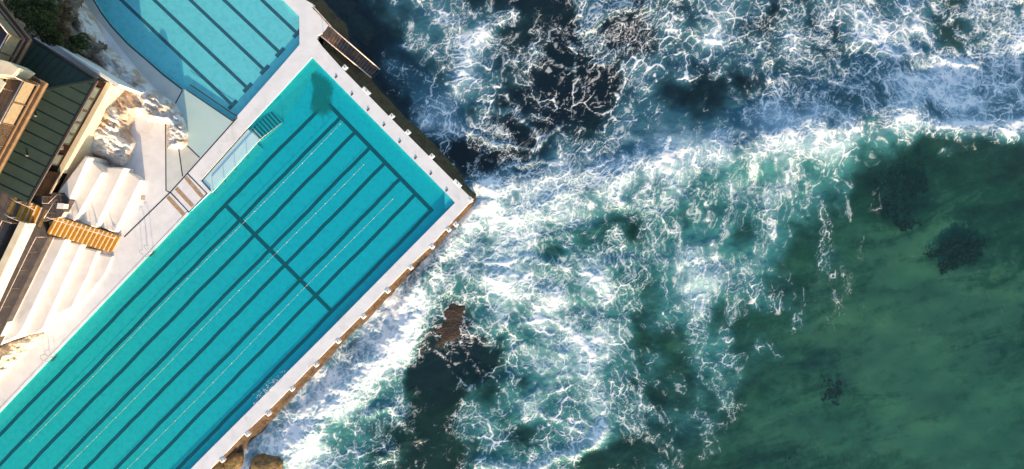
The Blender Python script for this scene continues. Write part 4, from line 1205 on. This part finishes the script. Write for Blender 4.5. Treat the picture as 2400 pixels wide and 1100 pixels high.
shrub((160, 28), 1.0, 1.2, 4.0, 1200, 'dry brown shrub on the cliff nearest the white rock', 'leafdry', 0.45)
shrub((132, 40), 0.8, 0.8, 4.6, 900, 'small dry bush right of the largest green shrub', 'leafdry', 0.5)

# boulders at the foot of the sunny wall, rocks awash
def rock_obj(name, px, z, size, rot, seed, m, label, cat='rock', amp=0.28):
    bm = bmesh.new(); bmesh.ops.create_icosphere(bm, subdivisions=4, radius=1.0)
    V_ = np.array([list(v.co) for v in bm.verts])
    n = fbm(V_[:, 0] * 1.6 + seed, V_[:, 1] * 1.6 + V_[:, 2] * 1.1, 4, seed, 0.55)
    n2 = vnoise(V_[:, 0] * 0.9 + V_[:, 2], V_[:, 1] * 0.9 - V_[:, 2] + seed, seed + 3)
    V_ *= (1 + amp * n + 0.15 * n2)[:, None]
    V_[:, 2] = np.where(V_[:, 2] > 0.45, 0.45 + (V_[:, 2] - 0.45) * 0.35, V_[:, 2])
    V_ *= np.array(size)[None]
    for v, c in zip(bm.verts, V_): v.co = c
    me = bpy.data.meshes.new(name); bm.to_mesh(me); bm.free()
    me.polygons.foreach_set('use_smooth', [True] * len(me.polygons))
    o = add_obj(name, me, m); o.location = P(*px, z); o.rotation_euler = (0, 0, R(rot))
    return tag(o, label, cat)
rock_obj('boulder', (549, 1082), -1.55, (1.5, 0.8, 1.0), 50, 3, M['boulder'], 'long brown boulder wedged against the sunlit wall at the bottom edge')
rock_obj('boulder', (625, 1088), -1.5, (1.75, 1.15, 0.95), 12, 8, M['boulder'], 'rounded olive brown boulder awash in foam at the bottom edge')
rock_obj('boulder', (508, 1098), -1.3, (0.9, 0.7, 0.9), 40, 12, M['boulder'], 'small brown boulder tucked under the wall at the bottom edge')
rock_obj('reef_rock', (1036, 755), -2.54, (3.5, 2.0, 0.95), 38, 21, M['reef'], 'dark reddish rock awash in the surf off the sunlit wall', amp=0.6)
def weed_patch(px, rx, ry, rot, seed, n, label):
    """a low bed of dark weed fronds on the sand"""
    c = P(*px, -4.12); rng = np.random.RandomState(seed)
    u = rng.uniform(-1.3, 1.3, n); v = rng.uniform(-1.3, 1.3, n)
    keep_ = u * u + v * v + 2.6 * fbm(u * 1.9 + seed, v * 1.9, 4, seed, 0.65) < 0.55
    vs = []; fs = []
    ca, sa = math.cos(R(rot)), math.sin(R(rot))
    for a, b in zip(u[keep_] * rx, v[keep_] * ry):
        q = c + Vector((a * ca - b * sa, a * sa + b * ca, rng.uniform(0.0, 0.16)))
        t1 = Vector(rng.normal(size=3)); t1.z *= 0.25; t1.normalize(); t2 = t1.cross(Vector((0.2, 0.1, 1))).normalized()
        L = rng.uniform(0.08, 0.22); k = len(vs)
        vs += [q - t1 * L, q + t2 * L * 0.55, q + t1 * L, q - t2 * L * 0.55]; fs.append((k, k + 1, k + 2, k + 3))
    o = add_obj('weed_bed', mesh_of('weed_bed', vs, fs), M['reef'])
    return tag(o, label, 'weed')
weed_patch((2112, 440), 2.2, 3.6, 8, 23, 5200, 'tall dark weed bed under the breaking wave at right')
weed_patch((2240, 598), 2.9, 1.8, 18, 24, 4200, 'dark weed bed on the sand near the right edge')
weed_patch((1945, 915), 1.5, 1.1, -25, 25, 2000, 'small dark weed clump alone on the green sand')
weed_patch((1880, 1088), 2.6, 1.4, 12, 26, 3000, 'dark weed bed at the bottom edge of the green water')
rock_obj('shore_rock', (838, 62), -2.65, (2.2, 1.1, 1.1), -50, 27, M['ledgedark'], 'brown weedy rock beside the top of the metal stairway', amp=0.6)
rock_obj('shore_rock', (786, 8), -2.5, (2.2, 1.2, 1.1), -45, 28, M['ledgedark'], 'brown weedy rock at the top edge below the promenade', amp=0.6)
